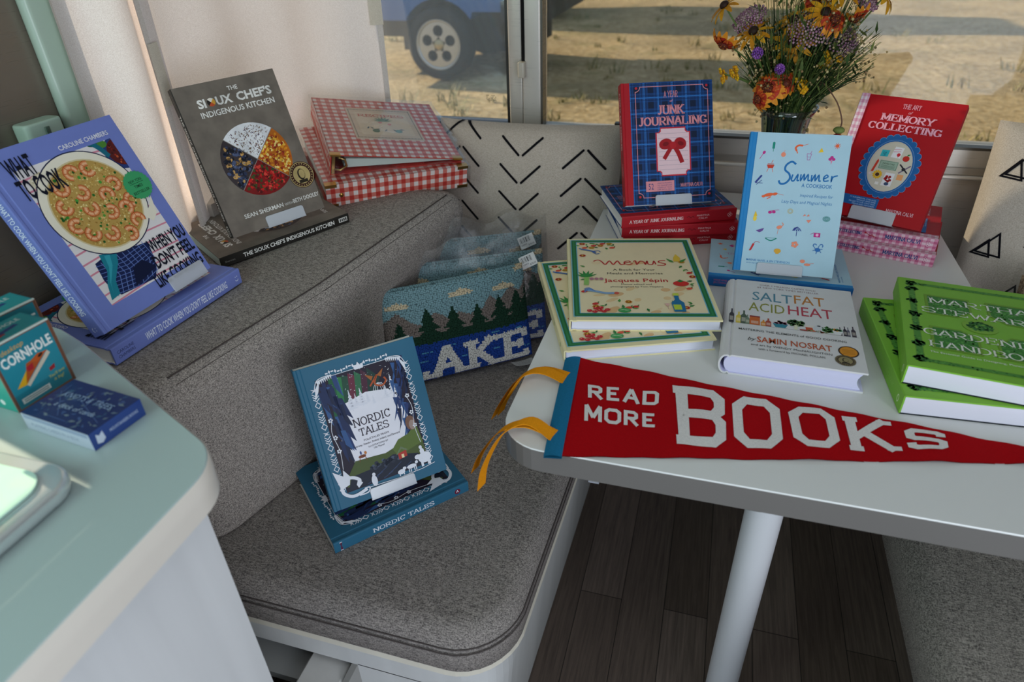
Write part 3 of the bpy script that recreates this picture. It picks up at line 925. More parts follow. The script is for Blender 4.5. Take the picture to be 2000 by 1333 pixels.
def art_folk(p):
    rn = random.Random(8)
    W, H = 189, 228
    S = '#e4e6ee'
    bx0, by0, bx1, by1 = 27, 22, 164, 205
    p.R(bx0, by0, bx1, by1, '#221a2c'); a0 = len(p.it)
    for k in range(7):
        p.P([(40 + k * 9, 140), (50 + k * 9, 140), (62 + k * 10, 200 - k * 3), (46 + k * 10, 202)], ('#1f5d3c', '#2d7a46', '#234b3a', '#6a2a3e', '#2f6b48', '#4a2436', '#1f3a34')[k])
    p.scat(95, 185, 60, 18, 60, ['#ffffff', '#c8d0e0'], .3, .8, rn)
    p.P([(48, 148), (60, 158), (95, 166), (130, 160), (145, 140), (150, 100), (140, 66), (99, 55), (52, 60), (40, 100)], '#e9e8f0')
    for x, h in ((51, 20), (60, 16), (70, 34), (78, 22), (87, 30), (96, 18), (125, 22), (137, 34), (104, 14), (144, 20)):
        spruce(p, x, 142 + rn.random() * 6, h, '#dfe0ea', .5)
    for k in range(3):
        p.ring(117, 160, 10 - k * 3.5, 14 - k * 1, .7, '#e9e8f0', 16)
    for sx, xs in ((1, bx0), (-1, bx1)):
        for k in range(34):
            x = xs + sx * (2 + rn.random() * 26); y = 196 - rn.random() * 118
            q = 1 - abs(y - 140) / 160
            p.P([(x - 3, y + 16), (x + 4, y + 14), (x + sx * (5 + 9 * rn.random()) * q, y - 22), (x - 1, y - 8)], rn.choice(['#1d2c54', '#2a4475', '#34588c', '#182241', '#24386a']), up=(k % 6 == 0))
    p.P([(30, 40), (52, 66), (80, 64), (100, 62), (124, 68), (150, 66), (162, 60), (162, 30), (30, 30)], '#4c5a2e'); p.P([(112, 64), (124, 76), (142, 80), (158, 92), (162, 60), (118, 50)], '#5d7034')
    p.P([(40, 44), (80, 46), (110, 56), (150, 44), (162, 24), (30, 24)], '#1d2434'); p.scat(100, 48, 30, 5, 30, ['#3a4254', '#4c566a', '#2a3040'], 2, 4, rn)
    for k in range(8): p.Ln([(60 + k * 9, 24 + k % 3 * 4), (80 + k * 8, 30 + k % 3 * 5)], .8, '#3c4c70')
    p.P([(118, 44), (132, 46), (132, 56), (118, 54)], '#b2392f'); p.P([(115, 53), (125, 64), (135, 56), (132, 55), (125, 60), (118, 53)], '#6d7c5c'); p.R(123, 45, 127, 51, '#f0dfb0')
    p.Ln(spline([(104, 172), (112, 180), (118, 186), (112, 174), (122, 168), (130, 174), (128, 180)]), 2.6, '#b2542e'); p.P([(112, 186), (100, 192), (108, 180)], '#a4602f'); p.P([(118, 186), (130, 194), (124, 182)], '#a4602f')
    p.E(64, 70, 6, 2.4, '#7a3f26'); p.Ln([(60, 69), (58, 62)], 1, '#7a3f26'); p.Ln([(68, 69), (70, 62)], 1, '#7a3f26'); p.E(70, 74, 2, 2.6, '#c47a3c'); p.E(63, 76, 1.5, 3, '#3c4f86')
    p.E(150, 96, 8, 12, '#7a5848'); p.E(152, 92, 5, 8, '#a08a80')
    clip_from(p, a0, bx0, by0, bx1, by1)
    k = '#2c2030'
    p.S('NORDIC', 94, 117, 13, k, w=60, al='c', wv=.15, wh=.09, sf=.1); p.S('TALES', 93, 101, 12, k, w=48, al='c', wv=.15, wh=.09, sf=.1)
    p.T('FOLKTALES FROM', 93, 92, 2.8, k, w=40, al='c'); p.T('Norway, Sweden, Finland, Iceland, and Denmark', 93, 86, 3, k, w=74, al='c', shear=.25); p.T('ILLUSTRATIONS BY', 93, 80, 2.4, k, w=32, al='c'); p.T('Ulla Thynell', 93, 75.5, 2.6, k, w=17, al='c', shear=.2)
    # silver foil border
    for side in (0, 1):
        x = 22 if side == 0 else 167
        sg = 1 if side == 0 else -1
        for i in range(15):
            y = 30 + i * 11.5
            m = i % 3
            if m == 0:
                p.Ln([(x, y - 5), (x + 4.2, y), (x, y + 5), (x - 4.2, y), (x, y - 5)], 1.1, S)
            elif m == 1:
                for q in (-4, 0, 4):
                    p.Ln([(x - 4.5, y + q + 3), (x, y + q - 1), (x + 4.5, y + q + 3)], 1.2, S)
            else:
                p.many([[(x - 5, y + 3), (x, y - .8), (x + 5, y + 3), (x, y + 1.4)], [(x - 5, y - 3), (x, y + .8), (x + 5, y - 3), (x, y - 1.4)]], S)
        p.Ln(spline([(x + sg * 9, 60), (x + sg * 12, 90), (x + sg * 8, 120), (x + sg * 13, 140)]), .8, S)
        for y in (90, 112, 140):
            for q in range(5): p.E(x + sg * (11 + 2.4 * cos(q * 1.26)), y + 2.4 * sin(q * 1.26), 1.4, 1.4, S, n=7, up=(q == 0))
        p.Ln(spline([(x, 190), (x + sg * 8, 205), (x + sg * 26, 208)]), 1.1, S)
        for q in range(8): p.P([(x + sg * (6 + 3 * q), 204 + q * .6), (x + sg * (8 + 3 * q), 197 + q * .6), (x + sg * (9.5 + 3 * q), 204 + q * .6)], S)
        p.P([(x - 2, 176), (x + sg * 6, 188), (x + sg * 12, 206), (x + sg * 2, 192)], S)
    for i in range(22):
        x = 46 + i * 4.5
        y = 211 + 1.5 * sin(i)
        p.P([(x, y - 3), (x + 1.6, y), (x, y + 3), (x - 1.6, y)] if i % 2 else [(x - 2, y - 1), (x + 2, y - 1), (x + 2, y + 1), (x - 2, y + 1)], S, up=(i == 0))
    p.Ln([(44, 206), (146, 206)], .8, S); p.P([(88, 204), (101, 204), (103, 213), (98, 209), (94.5, 215), (91, 209), (86, 213)], S)
    # dragon, penguin, wolf and bear in silver along the foot
    p.Ln(spline([(58, 18), (36, 14), (22, 24), (24, 40), (38, 44), (50, 36), (46, 28)]), 5, S); p.P([(20, 30), (14, 62), (28, 50), (30, 60), (38, 46), (34, 34)], S); p.P([(48, 38), (54, 30), (46, 24), (44, 30)], S); p.Ln(spline([(44, 12), (58, 12), (62, 19), (54, 20)]), 2, S)
    p.E(72, 26, 4.5, 9, S); p.E(73, 36, 2.6, 3, S)
    p.E(116, 24, 6, 4, S); p.E(122, 28, 3, 2.6, S); p.E(134, 27, 8, 3.4, S); p.E(143, 31, 2.6, 2.6, S); p.many([[(x, 18), (x + 1.4, 18), (x + 1.4, 26), (x, 26)] for x in (112, 119, 128, 131, 137, 140)], S)
    p.E(158, 34, 11, 9, S); p.E(147, 38, 5, 4, S); p.R(150, 20, 154, 32, S); p.R(161, 20, 166, 32, S); p.E(156, 45, 3.6, 5, S); p.E(155, 52, 2.6, 3, S)
    p.Ln([(60, 19), (110, 16), (150, 17), (172, 20)], 1, S)


def spine_folk(p):
    S = '#e4e6ee'
    p.S('NORDIC TALES', 62, 6.5, 8.6, S, w=104, wv=.17, wh=.1, sf=.1)
    p.E(208, 11, 5.2, 5.2, '#6c2038'); p.Ln([(206, 9), (208, 13.5), (210, 9), (206, 11.5)], .9, S)
    p.P([(9, 3), (13, 3), (11.6, 11), (13, 18), (9, 18), (10.4, 11)], '#5b2440'); p.R(9, 2, 13, 3.2, S); p.R(9, 17.6, 13, 18.8, S)


def berry_flower(p, x, y, r, c, c2='#e7b13c'):
    for k in range(6):
        p.E(x + r * .6 * cos(k * 1.05), y + r * .5 * sin(k * 1.05), r * .5, r * .42, c, n=8, up=(k == 0))
    p.E(x, y, r * .35, r * .3, c2, n=8)


def leaf(p, x, y, l, a, c, w=.28):
    d, e = (cos(a), sin(a)), (-sin(a), cos(a))
    p.P([(x, y), (x + d[0] * l * .35 + e[0] * l * w, y + d[1] * l * .35 + e[1] * l * w), (x + d[0] * l, y + d[1] * l), (x + d[0] * l * .4 - e[0] * l * w * .6, y + d[1] * l * .4 - e[1] * l * w * .6)], c)


def art_garden_menu(p):
    rn = random.Random(13)
    W, H = 231, 301
    p.R(12, 15, 219, 289, '#ecdcb4')
    for k in range(26):
        p.E(20 + rn.random() * 190, rn.choice([18, 22, 26, 60, 75, 95, 190, 250, 282]) + rn.random() * 10, 6 + 10 * rn.random(), 3 + 4 * rn.random(), rn.choice(['#e6c795', '#e9d2a6', '#dfb683']), rn.random(), 12)
    for w, c in ((11.5, '#74b6d2'), (8.5, '#1f6a3e'), (3.0, '#2c8048')):
        p.box(12.5, 15.5, 219, 288, w, c)
    red = '#c02a28'
    p.Ln(spline([(46, 203), (54, 208), (60, 202), (66, 190), (74, 204), (80, 190), (88, 204), (93, 190), (100, 191)]), 2.6, red)
    p.Ln(spline([(100, 196), (110, 199), (108, 204), (101, 201), (100, 193), (108, 189), (114, 194)]), 2.4, red)
    p.Ln(spline([(116, 202), (120, 204), (121, 190), (128, 203), (134, 200), (136, 190), (140, 203), (141, 191), (148, 190), (152, 203), (154, 190)]), 2.4, red)
    p.Ln(spline([(172, 205), (162, 204), (160, 198), (170, 193), (168, 187), (156, 187)]), 2.5, red)
    k = '#3b3330'
    p.T('A Book for Your', 114, 166, 7.2, k, w=72, al='c'); p.T('Meals and Memories', 114, 152, 7.2, k, w=94, al='c')
    p.T('Jacques Pépin', 113, 124, 12, red, w=106, al='c', bold=.008)
    p.T('Menus edited and', 113, 113.5, 4.6, k, w=50, al='c'); p.T('photographed by Tom Hopkins', 113, 105, 4.6, k, w=86, al='c')
    for i in range(42):
        t = i / 42
        x, y = (24 + 176 * t, 268 + 10 * sin(i * 2.1)) if i < 16 else ((24 + 170 * rn.random(), 34 + 22 * rn.random()) if i < 30 else ((203 + 6 * sin(i), 100 + (i - 30) * 14) if i < 38 else (26 + 6 * rn.random(), 90 + (i - 38) * 45)))
        m = i % 4
        if m == 0: leaf(p, x, y, 11, rn.random() * 6, rn.choice(['#2f7a38', '#4c9440', '#1f5c30']))
        elif m == 1: berry_flower(p, x, y, 5.5, rn.choice(['#cf4630', '#dd8a2c', '#e0a93a']))
        elif m == 2: p.E(x, y, 5.5, 3.6, rn.choice(['#c8302a', '#d9553a']), .3, 12); leaf(p, x + 4, y + 2, 6, 1.2, '#3a7a34')
        else: leaf(p, x, y, 9, rn.random() * 6, '#5a9a46'); leaf(p, x, y, 8, rn.random() * 6, '#2f6f36')
    p.Ln(spline([(26, 252), (36, 248), (46, 243), (52, 238)]), 4.4, '#3c64a8'); p.Ln(spline([(46, 243), (56, 246), (60, 240)]), 1.8, '#3c64a8'); p.Ln(spline([(46, 240), (52, 232), (58, 234)]), 1.8, '#3c64a8'); p.Ln([(26, 252), (22, 256)], 3.4, '#4a78bc')
    p.P([(26, 112), (34, 112), (36, 144), (28, 146)], '#8fbf62')
    for a in (.6, 1.0, 1.4, 1.8, 2.2, 2.6): leaf(p, 32, 140, 26 - 4 * abs(a - 1.6), a, '#2f8a3c', .16)
    for q in range(3): p.E(40 + q * 8, 134, 3.6, 4.4, '#b07a86')
    p.P([(186, 200), (196, 200), (199, 214), (193, 230), (187, 214)], '#e7c23e'); leaf(p, 186, 196, 20, 2.2, '#3f8a3a', .2); leaf(p, 197, 196, 20, .9, '#3f8a3a', .2)
    p.E(186, 117, 13, 9, '#cf2f24'); p.P([(180, 125), (186, 121), (192, 125), (186, 131)], '#2f7a38')
    p.Ln(spline([(30, 94), (44, 90), (60, 84), (74, 84)]), 6, '#86a6cc'); p.E(78, 84, 4, 4, '#cf5a48')
    for q in range(4): p.Ln(spline([(26, 86 + q * 4), (34, 96 + q * 2), (44, 90)]), 1.6, '#5a84c0')
    for x, y in ((32, 27), (40, 24), (48, 28), (42, 34), (54, 25), (50, 36), (60, 30)): p.E(x, y, 4.2, 4, '#c5262a'); p.E(x - 1, y + 1.4, .9, .9, '#f0b0a0')
    p.E(86, 28, 10, 7, '#3f9a52'); p.Ln([(78, 28), (94, 30)], .8, '#bfe0b0'); p.Ln([(80, 32), (93, 25)], .8, '#bfe0b0'); leaf(p, 86, 34, 12, 1.7, '#2f7a38')
    p.P([(162, 24), (180, 24), (181, 52), (175, 62), (175, 76), (168, 76), (168, 62), (161, 52)], '#1d6f9c'); p.R(167, 75, 176, 83, '#c7d64a'); p.R(163, 30, 175, 46, '#b9cf3c')
    p.P([(150, 50), (158, 50), (156, 42), (152, 42)], '#e2b6a8'); p.R(153.5, 32, 154.5, 42, '#c9a59a')


def spine_menu(p):
    p.T('menus', 120, 6, 7, '#b4503a', w=34); p.T('Jacques Pépin', 60, 7, 5, '#6d5a40', w=40)
    for k in range(5): p.E(20 + k * 62, 10, 3, 4, '#8c9a5a')


def art_plaid(p):
    W, H = 175, 227
    x0, y0 = 16.5, .6
    p.R(x0, y0, W - .4, H - .4, '#1a4480')
    for k in range(6): p.R(24 + k * 27, y0, 24 + k * 27 + 11, H - .5, '#173a6e')
    for k in range(8): p.R(x0, 8 + k * 28.5, W - .5, 8 + k * 28.5 + 12, '#173a6e')
    p.many([[(24 + i * 27, 8 + k * 28.5), (35 + i * 27, 8 + k * 28.5), (35 + i * 27, 20 + k * 28.5), (24 + i * 27, 20 + k * 28.5)] for i in range(6) for k in range(8)], '#10203c')
    for k in range(6):
        for o, c in ((-4, '#0e2244'), (-7, '#3a86d8'), (15, '#0e2244'), (18, '#2f76c4')):
            x = 24 + k * 27 + o
            if x0 < x < W - 1: p.R(x, y0, x + .7, H - .5, c)
    for k in range(8):
        for o, c in ((-5, '#0e2244'), (-8.5, '#2f76c4'), (15, '#0e2244'), (19, '#3a86d8')):
            y = 8 + k * 28.5 + o
            if 1 < y < H - 1: p.R(x0, y, W - .5, y + .7, c)
    pk = '#d98c96'
    x0, y0, x1, y1, n = 27, 13, 166, 219, 9
    def notch(cx, cy, a0): return [(cx + n * cos(a0 + PI / 2 * k / 6), cy + n * sin(a0 + PI / 2 * k / 6)) for k in range(7)]
    path = notch(x1, y1, PI * 1.5)[::-1] + notch(x0, y1, PI * 1.5) + notch(x0, y0, 0)[::1] + notch(x1, y0, PI / 2)
    path = notch(x0, y1, PI * 1.5) + notch(x1, y1, PI)[0:] + notch(x1, y0, PI / 2) + notch(x0, y0, 0)
    p.Ln(path + [path[0]], 1.2, pk)
    for x, y in ((x0, y0), (x1, y0), (x0, y1), (x1, y1)): p.E(x + (2 if x < 90 else -2), y + (2 if y < 90 else -2), 2.6, 2.6, '#c22a38', n=6)
    p.S('A YEAR', 95, 198, 12, pk, w=27, al='c', wv=.16, wh=.07, sf=.1); p.T('of', 95, 189.5, 5, pk, al='c', shear=.3)
    p.S('JUNK', 94, 167, 17, pk, w=52, al='c', wv=.26, wh=.1, sf=.12); p.S('JOURNALING', 97, 147, 16, pk, w=132, al='c', wv=.26, wh=.1, sf=.1)
    def plate(x0, y0, x1, y1, n, c): p.P([(x0 + n, y1), (x0 + n, y1 - n * .6), (x0 + n * .6, y1 - n), (x0, y1 - n), (x0, y0 + n), (x0 + n * .6, y0 + n), (x0 + n, y0 + n * .6), (x0 + n, y0), (x1 - n, y0), (x1 - n, y0 + n * .6), (x1 - n * .6, y0 + n), (x1, y0 + n), (x1, y1 - n), (x1 - n * .6, y1 - n), (x1 - n, y1 - n * .6), (x1 - n, y1)], c)
    plate(63, 52, 130, 143, 9, '#c62f3e'); plate(65.5, 54.5, 127.5, 140.5, 8, '#e9c6cc')
    for k in range(9): p.R(68, 64 + k * 8.4, 125, 64.5 + k * 8.4, '#a88ea0')
    r = '#a51a22'
    p.E(82, 112, 13, 10, r, .25); p.E(110, 112, 12, 11, r, -.35); p.E(82, 112, 6, 4, '#7d1018', .25); p.E(111, 112, 6, 4, '#7d1018', -.35)
    p.Ln(spline([(94, 108), (86, 96), (78, 84)]), 7.5, r); p.Ln(spline([(98, 108), (106, 94), (113, 76)]), 8.5, r); p.E(96, 109, 6.5, 7, '#b82029')
    p.R(41, 24, 96, 43.5, '#dd8f97'); p.T('52', 46, 28, 11, '#1d3f78', w=10)
    for k, s in enumerate(('CREATIVE PROMPTS', 'TO TRANSFORM', 'SCRAPS OF YOUR', 'LIFE INTO ART')): p.T(s, 77, 38 - k * 4, 2.3, '#1d3f78', w=28, al='c')
    p.S('MARTINA CALVI', 130, 30.5, 7, pk, w=43, al='c', wv=.2, wh=.1, sf=.1)


def spine_plaid(p):
    c = '#efb9bd'
    p.S('A YEAR OF JUNK JOURNALING', 15, 8.5, 6.6, '#f0d6d6', w=106, wv=.2, wh=.09, sf=.1)
    p.Ln(spline([(128, 12), (132, 14.5), (136, 11), (140, 14), (143, 11)]), 1.2, '#6d0f18'); p.T('MARTINA', 148, 13, 3.4, c, w=25); p.T('CALVI', 152, 7.4, 3.4, c, w=17)
    for q in range(4): p.ring(214 + 2.6 * cos(q * PI / 2), 12 + 2.6 * sin(q * PI / 2), 2.2, 2.2, .5, c, 10)


def art_memory(p):
    pk = '#f0a9bb'
    W, H = 175, 225
    for k in range(4):
        for j in range(38):
            c = ('#f4e4ea', '#eab9cb', '#dc93b0')[(k % 2) + (j % 2)]
            p.R(.6 + k * 3.6, 1 + j * 5.9, .6 + (k + 1) * 3.6, 1 + (j + 1) * 5.9, c)
    p.S('THE ART', 91, 205, 8.5, pk, w=30, al='c', wv=.17, wh=.08, sf=.1); p.T('of', 91, 196.5, 5, pk, al='c', shear=.3)
    p.S('MEMORY', 91, 181, 12.5, pk, w=88, al='c', wv=.27, wh=.1, sf=.1); p.S('COLLECTING', 91, 164.5, 12.5, pk, w=122, al='c', wv=.27, wh=.1, sf=.1)
    cx, cy = 90, 101
    for k in range(26):
        a = 2 * PI * k / 26
        p.E(cx + 44 * cos(a), cy + 53 * sin(a), 6.3, 6.3, '#7fa6d4', n=12, up=(k == 0))
    for k in range(26):
        a = 2 * PI * k / 26
        p.E(cx + 44 * cos(a), cy + 53 * sin(a), 5.8, 5.8, '#1b5ea0', n=12, up=(k == 0))
    p.E(cx, cy, 44, 53, '#1b5ea0', n=40); p.ring(cx, cy, 38.6, 48.6, .6, '#7fa6d4', 40); p.E(cx, cy, 36, 46, '#c9bfae', n=36); p.E(cx + 1, cy - 1, 34.5, 44.5, '#d2c8b6', n=36)
    p.P([(68, 117), (81, 118), (82, 130), (69, 129)], '#35b3bd'); p.T('162', 77, 119, 5, '#17375a', w=7, rot=PI / 2)
    p.P([(86, 118), (102, 118), (104, 137), (89, 138)], '#efe9ea'); p.Ln([(88, 132), (100, 134)], 1, '#dc8aa0'); p.Ln([(88, 128), (100, 130)], 1, '#dc8aa0'); p.E(98, 124, 3, 3, '#d02a35'); p.P([(95.4, 124), (100.6, 124), (98, 119)], '#d02a35')
    p.E(112, 119, 5.6, 5.2, '#c42a20'); leaf(p, 112, 124, 7, .6, '#2f7a38')
    p.P([(62, 88), (66, 88), (70, 108), (68, 112), (66, 108)], '#cf3c28')
    p.R(72, 95, 103, 111, '#9fb5a0'); p.box(73, 96, 102, 110, .5, '#44604c'); p.T('FAVELORE', 87.5, 104, 3, '#2c4434', w=20, al='c')
    for k in range(3): p.R(76, 98 + k * 1.8, 99, 98.5 + k * 1.8, '#44604c')
    p.Ln([(106, 108), (122, 94)], 2.4, '#2b2730'); p.Ln([(108, 92), (124, 108)], 2.4, '#7c6a80'); p.E(114, 100, 3, 3, '#2b2730')
    for k in range(12): p.E(75 + 6 * cos(k * .524), 84 + 6 * sin(k * .524), 2.6, 1.6, '#e9b420', k * .524, 8, up=(k == 0))
    p.E(75, 84, 3.4, 3.4, '#54310f')
    p.P([(86, 66), (103, 66), (104, 90), (88, 90)], '#e9e4e6'); p.scat(95, 79, 5, 5, 14, ['#c22a2a', '#a01c20', '#dc5048'], 1.6, 2.8, random.Random(2)); p.E(95, 70, 4, 3, '#3a4a6a')
    p.R(108, 80, 118, 90, '#e7a06a'); p.R(76, 66, 82, 71, '#efe9e2'); p.E(62, 84, 2, 1.6, '#e8c8d0')
    p.R(18, 22.5, 94, 40, '#1b5ea0')
    for k, s in enumerate(('17 SCRAPBOOK, COLLAGE,', 'TRINKET AND ZINE', 'PROJECTS FOR CRAFTING', 'TREASURED MEMORIES')): p.T(s, 90, 35.2 - k * 3.9, 2.4, '#bcd2ee', w=(46, 34, 46, 40)[k], al='r')
    p.S('MARTINA CALVI', 134, 20, 6.6, '#f4c4cf', w=46, al='c', wv=.17, wh=.08, sf=.1)


def spine_memory(p):
    for i in range(38):
        for j in range(5):
            c = ('#ecc9d6', '#dd93b0', '#c8648c')[(i % 2) + (j % 2)]
            p.R(i * 5.9, .4 + j * 4.5, (i + 1) * 5.9, .4 + (j + 1) * 4.5, c)
    b = '#20508e'
    p.S('THE ART OF MEMORY COLLECTING', 8, 9.5, 6, b, w=92, wv=.24, wh=.1, sf=.1); p.S('MARTINA CALVI', 140, 9.5, 7.5, b, w=58, wv=.22, wh=.1, sf=.1)
    p.Ln(spline([(106, 15), (112, 12), (118, 10), (126, 9)]), 1, '#c02a3a'); p.Ln([(112, 8), (118, 13), (122, 8)], 1, '#c02a3a'); p.E(106, 15, 1.8, 1.8, '#c02a3a')
    for q in range(4): p.ring(210 + 2.4 * cos(q * PI / 2), 12 + 2.4 * sin(q * PI / 2), 2, 2, .6, '#f4e6ec', 10)


def art_summer(p):
    b = '#1f6fb0'
    p.Ln(spline([(79, 184), (72, 188), (64, 182), (63, 174), (70, 168), (72, 160), (66, 152), (58, 151), (55, 156)]), 3.2, b)
    p.Ln(spline([(76, 167), (75, 158), (79, 157), (84, 167), (84, 158), (87, 158)]), 2.4, b)
    for x in (89, 106): p.Ln(spline([(x, 168), (x + .4, 158), (x + 5, 168), (x + 6, 159), (x + 11, 168), (x + 12, 159), (x + 15, 159)]), 2.3, b)
    p.Ln(spline([(124, 162), (131, 166), (129, 169), (125, 165), (126, 159), (133, 160)]), 2.2, b); p.Ln(spline([(137, 168), (137, 159), (139, 166), (146, 169)]), 2.2, b)
    p.T('A COOKBOOK', 116, 147, 6, b, w=48, al='c', bold=.012); p.T('Inspired Recipes for', 143, 131, 5, b, w=51, al='r', shear=.15); p.T('Lazy Days and Magical Nights', 143, 119.5, 5, b, w=79, al='r', shear=.15)
    p.T('MARNIE HANEL & JEN STEVENSON', 20, 18, 3.4, b, w=70, bold=.008); p.T('WITH RECIPES', 20, 13.5, 2, b, w=22)
    g, m, o, y, n, v = '#1c8a78', '#c02f86', '#e8663c', '#ecc22e', '#34448e', '#b86cae'
    p.P([(38, 208), (42, 208), (42, 218), (40, 219.5), (38, 218)], g); p.R(39.6, 203, 40.4, 208, g)
    p.Ln([(20, 190), (26, 201)], .9, m); p.E(26, 201, 2.2, 3, m, -.5)
    p.E(57, 199, 3.8, 4, '#ee8f72'); p.Ln([(57, 203), (59, 206)], .7, '#ee8f72')
    p.Ln(spline([(77, 206), (75, 211), (79, 215), (86, 215)]), 3, o); p.Ln([(86, 215), (94, 218)], .6, o); p.Ln([(77, 206), (79, 202)], 1.6, o)
    p.P([(111, 205), (119, 206), (115.5, 213)], y)
    p.E(139, 217, 2.8, 2.8, o)
    for k in range(9): p.Ln([(139 + 3.2 * cos(k * .698), 217 + 3.2 * sin(k * .698)), (139 + 5 * cos(k * .698), 217 + 5 * sin(k * .698))], .9, o)
    p.Ln([(94, 202), (95.5, 192), (99, 192), (101, 202), (94, 202)], .7, v); p.Ln([(99, 202), (101, 207)], .7, v); p.Ln([(95, 197), (100, 197)], .6, v)
    for q in ((130.5, 195), (136, 195), (133, 198)): p.E(q[0], q[1], 2.6, 2.4, m)
    p.P([(131.5, 193), (134.5, 193), (133, 186)], '#d98aa8')
    p.P([(33, 181), (45, 181), (43, 175.5), (35, 175.5)], '#c8402c'); p.R(34, 182, 44, 183, '#c8402c'); p.Ln([(36, 175), (34, 169)], .7, o); p.Ln([(42, 175), (44, 169)], .7, o); p.Ln([(40, 184), (42, 189)], .8, o)
    p.Ln([(18, 150), (27, 163)], 3, n); p.Ln([(18, 150), (30, 150)], .8, n); p.Ln([(20, 147), (28, 155)], .8, n)
    p.E(42, 131, 8, 2.8, o, .25); p.E(52, 133, 4, 2.4, o, .3); p.Ln([(46, 128), (40, 124)], 1.4, o); p.Ln([(54, 134), (66, 132)], .5, o); p.E(34, 128, 3, 2, o)
    p.E(25, 90, 3, 4.4, '#f0cf4a'); p.P([(22.5, 94), (25, 103), (28.5, 94)], y)
    p.E(48, 102, 3, 2.4, m); p.E(54, 103, 3, 2.4, m); p.Ln([(46, 104), (62, 107)], .6, m)
    p.ring(80, 106, 4, 4, .7, '#cfb868', 14); p.ring(80, 106, 2.4, 2.4, .5, '#cfb868', 10)
    for q in (103, 109): p.P([(q - 2.4, 99), (q + 2.4, 100), (q + .6, 103)], '#ea8b76')
    p.P([(107, 93), (115, 94), (111, 88)], '#ea8b76')
    for k in range(3): p.ring(138, 97, 5.5 - k * 1.8, 4 - k * 1.3, .8, '#3c8c86', 14)
    p.P([(29, 70), (42, 75), (40, 70), (35, 67)], '#6c4c94')
    p.E(66, 78, 4.4, 3, '#ee8f72', .3); p.Ln(spline([(69, 79), (72, 83), (69, 86)]), 1.1, '#ee8f72'); p.Ln([(65, 75), (64, 66)], .5, '#ee8f72')
    p.P([(87, 74), (90, 79), (95, 81), (99, 78), (102, 74)], n); p.R(94.2, 65, 95, 76, n)
    for q in (91, 95, 99): p.P([(q, 74), (q + 1.6, 74), (95, 80)], '#a8cadc')
    p.R(122, 66, 132, 73, m); p.E(127, 69.5, 2.4, 2.4, '#eeb4d4'); p.Ln([(122, 73), (117, 70)], .6, m)
    p.Ln(spline([(46, 58), (55, 54.5), (64, 59)]), 1.6, g); p.Ln([(46, 59), (64, 59)], .5, g)
    p.P([(22, 35), (25.5, 36), (30, 47), (27, 48)], '#c62f34'); p.Ln(spline([(28.5, 48), (32, 51), (38, 50)]), .6, '#c62f34')
    p.E(68, 38, 5.6, 4, '#e0a93a'); p.R(65.5, 33, 70.5, 35, '#e0a93a')
    for k in range(5): p.E(94 + 3.4 * cos(k * 1.26), 51 + 3.4 * sin(k * 1.26), 2.6, 2.2, '#ee8f72', n=10)
    for k in range(6): p.Ln(spline([(131 + 3 * cos(.5 + k * 1.05), 45), (131 + 8 * cos(.3 + k * 1.05), 45 + 7 * sin(.3 + k * 1.05))]), .9, '#2b6cb4')
    p.E(131, 45, 4.4, 3.2, '#2b6cb4'); p.arc(126, 52, 2.6, .2, 4, 1.2, '#2b6cb4'); p.arc(136, 52, 2.6, -1, 3, 1.2, '#2b6cb4')
    p.E(110, 24, 4, 3, '#ee8f72'); p.E(118, 19, 5, 2.2, '#ee8f72'); p.Ln([(122, 21), (128, 22)], .7, '#ee8f72')


def spine_summer(p):
    p.T('MARNIE HANEL &', 10, 11, 3.4, '#c45a78', w=26); p.T('JEN STEVENSON', 10, 6, 3.4, '#c45a78', w=26); p.T('Summer', 80, 5, 9, '#e8f2f8', w=46, shear=.2)


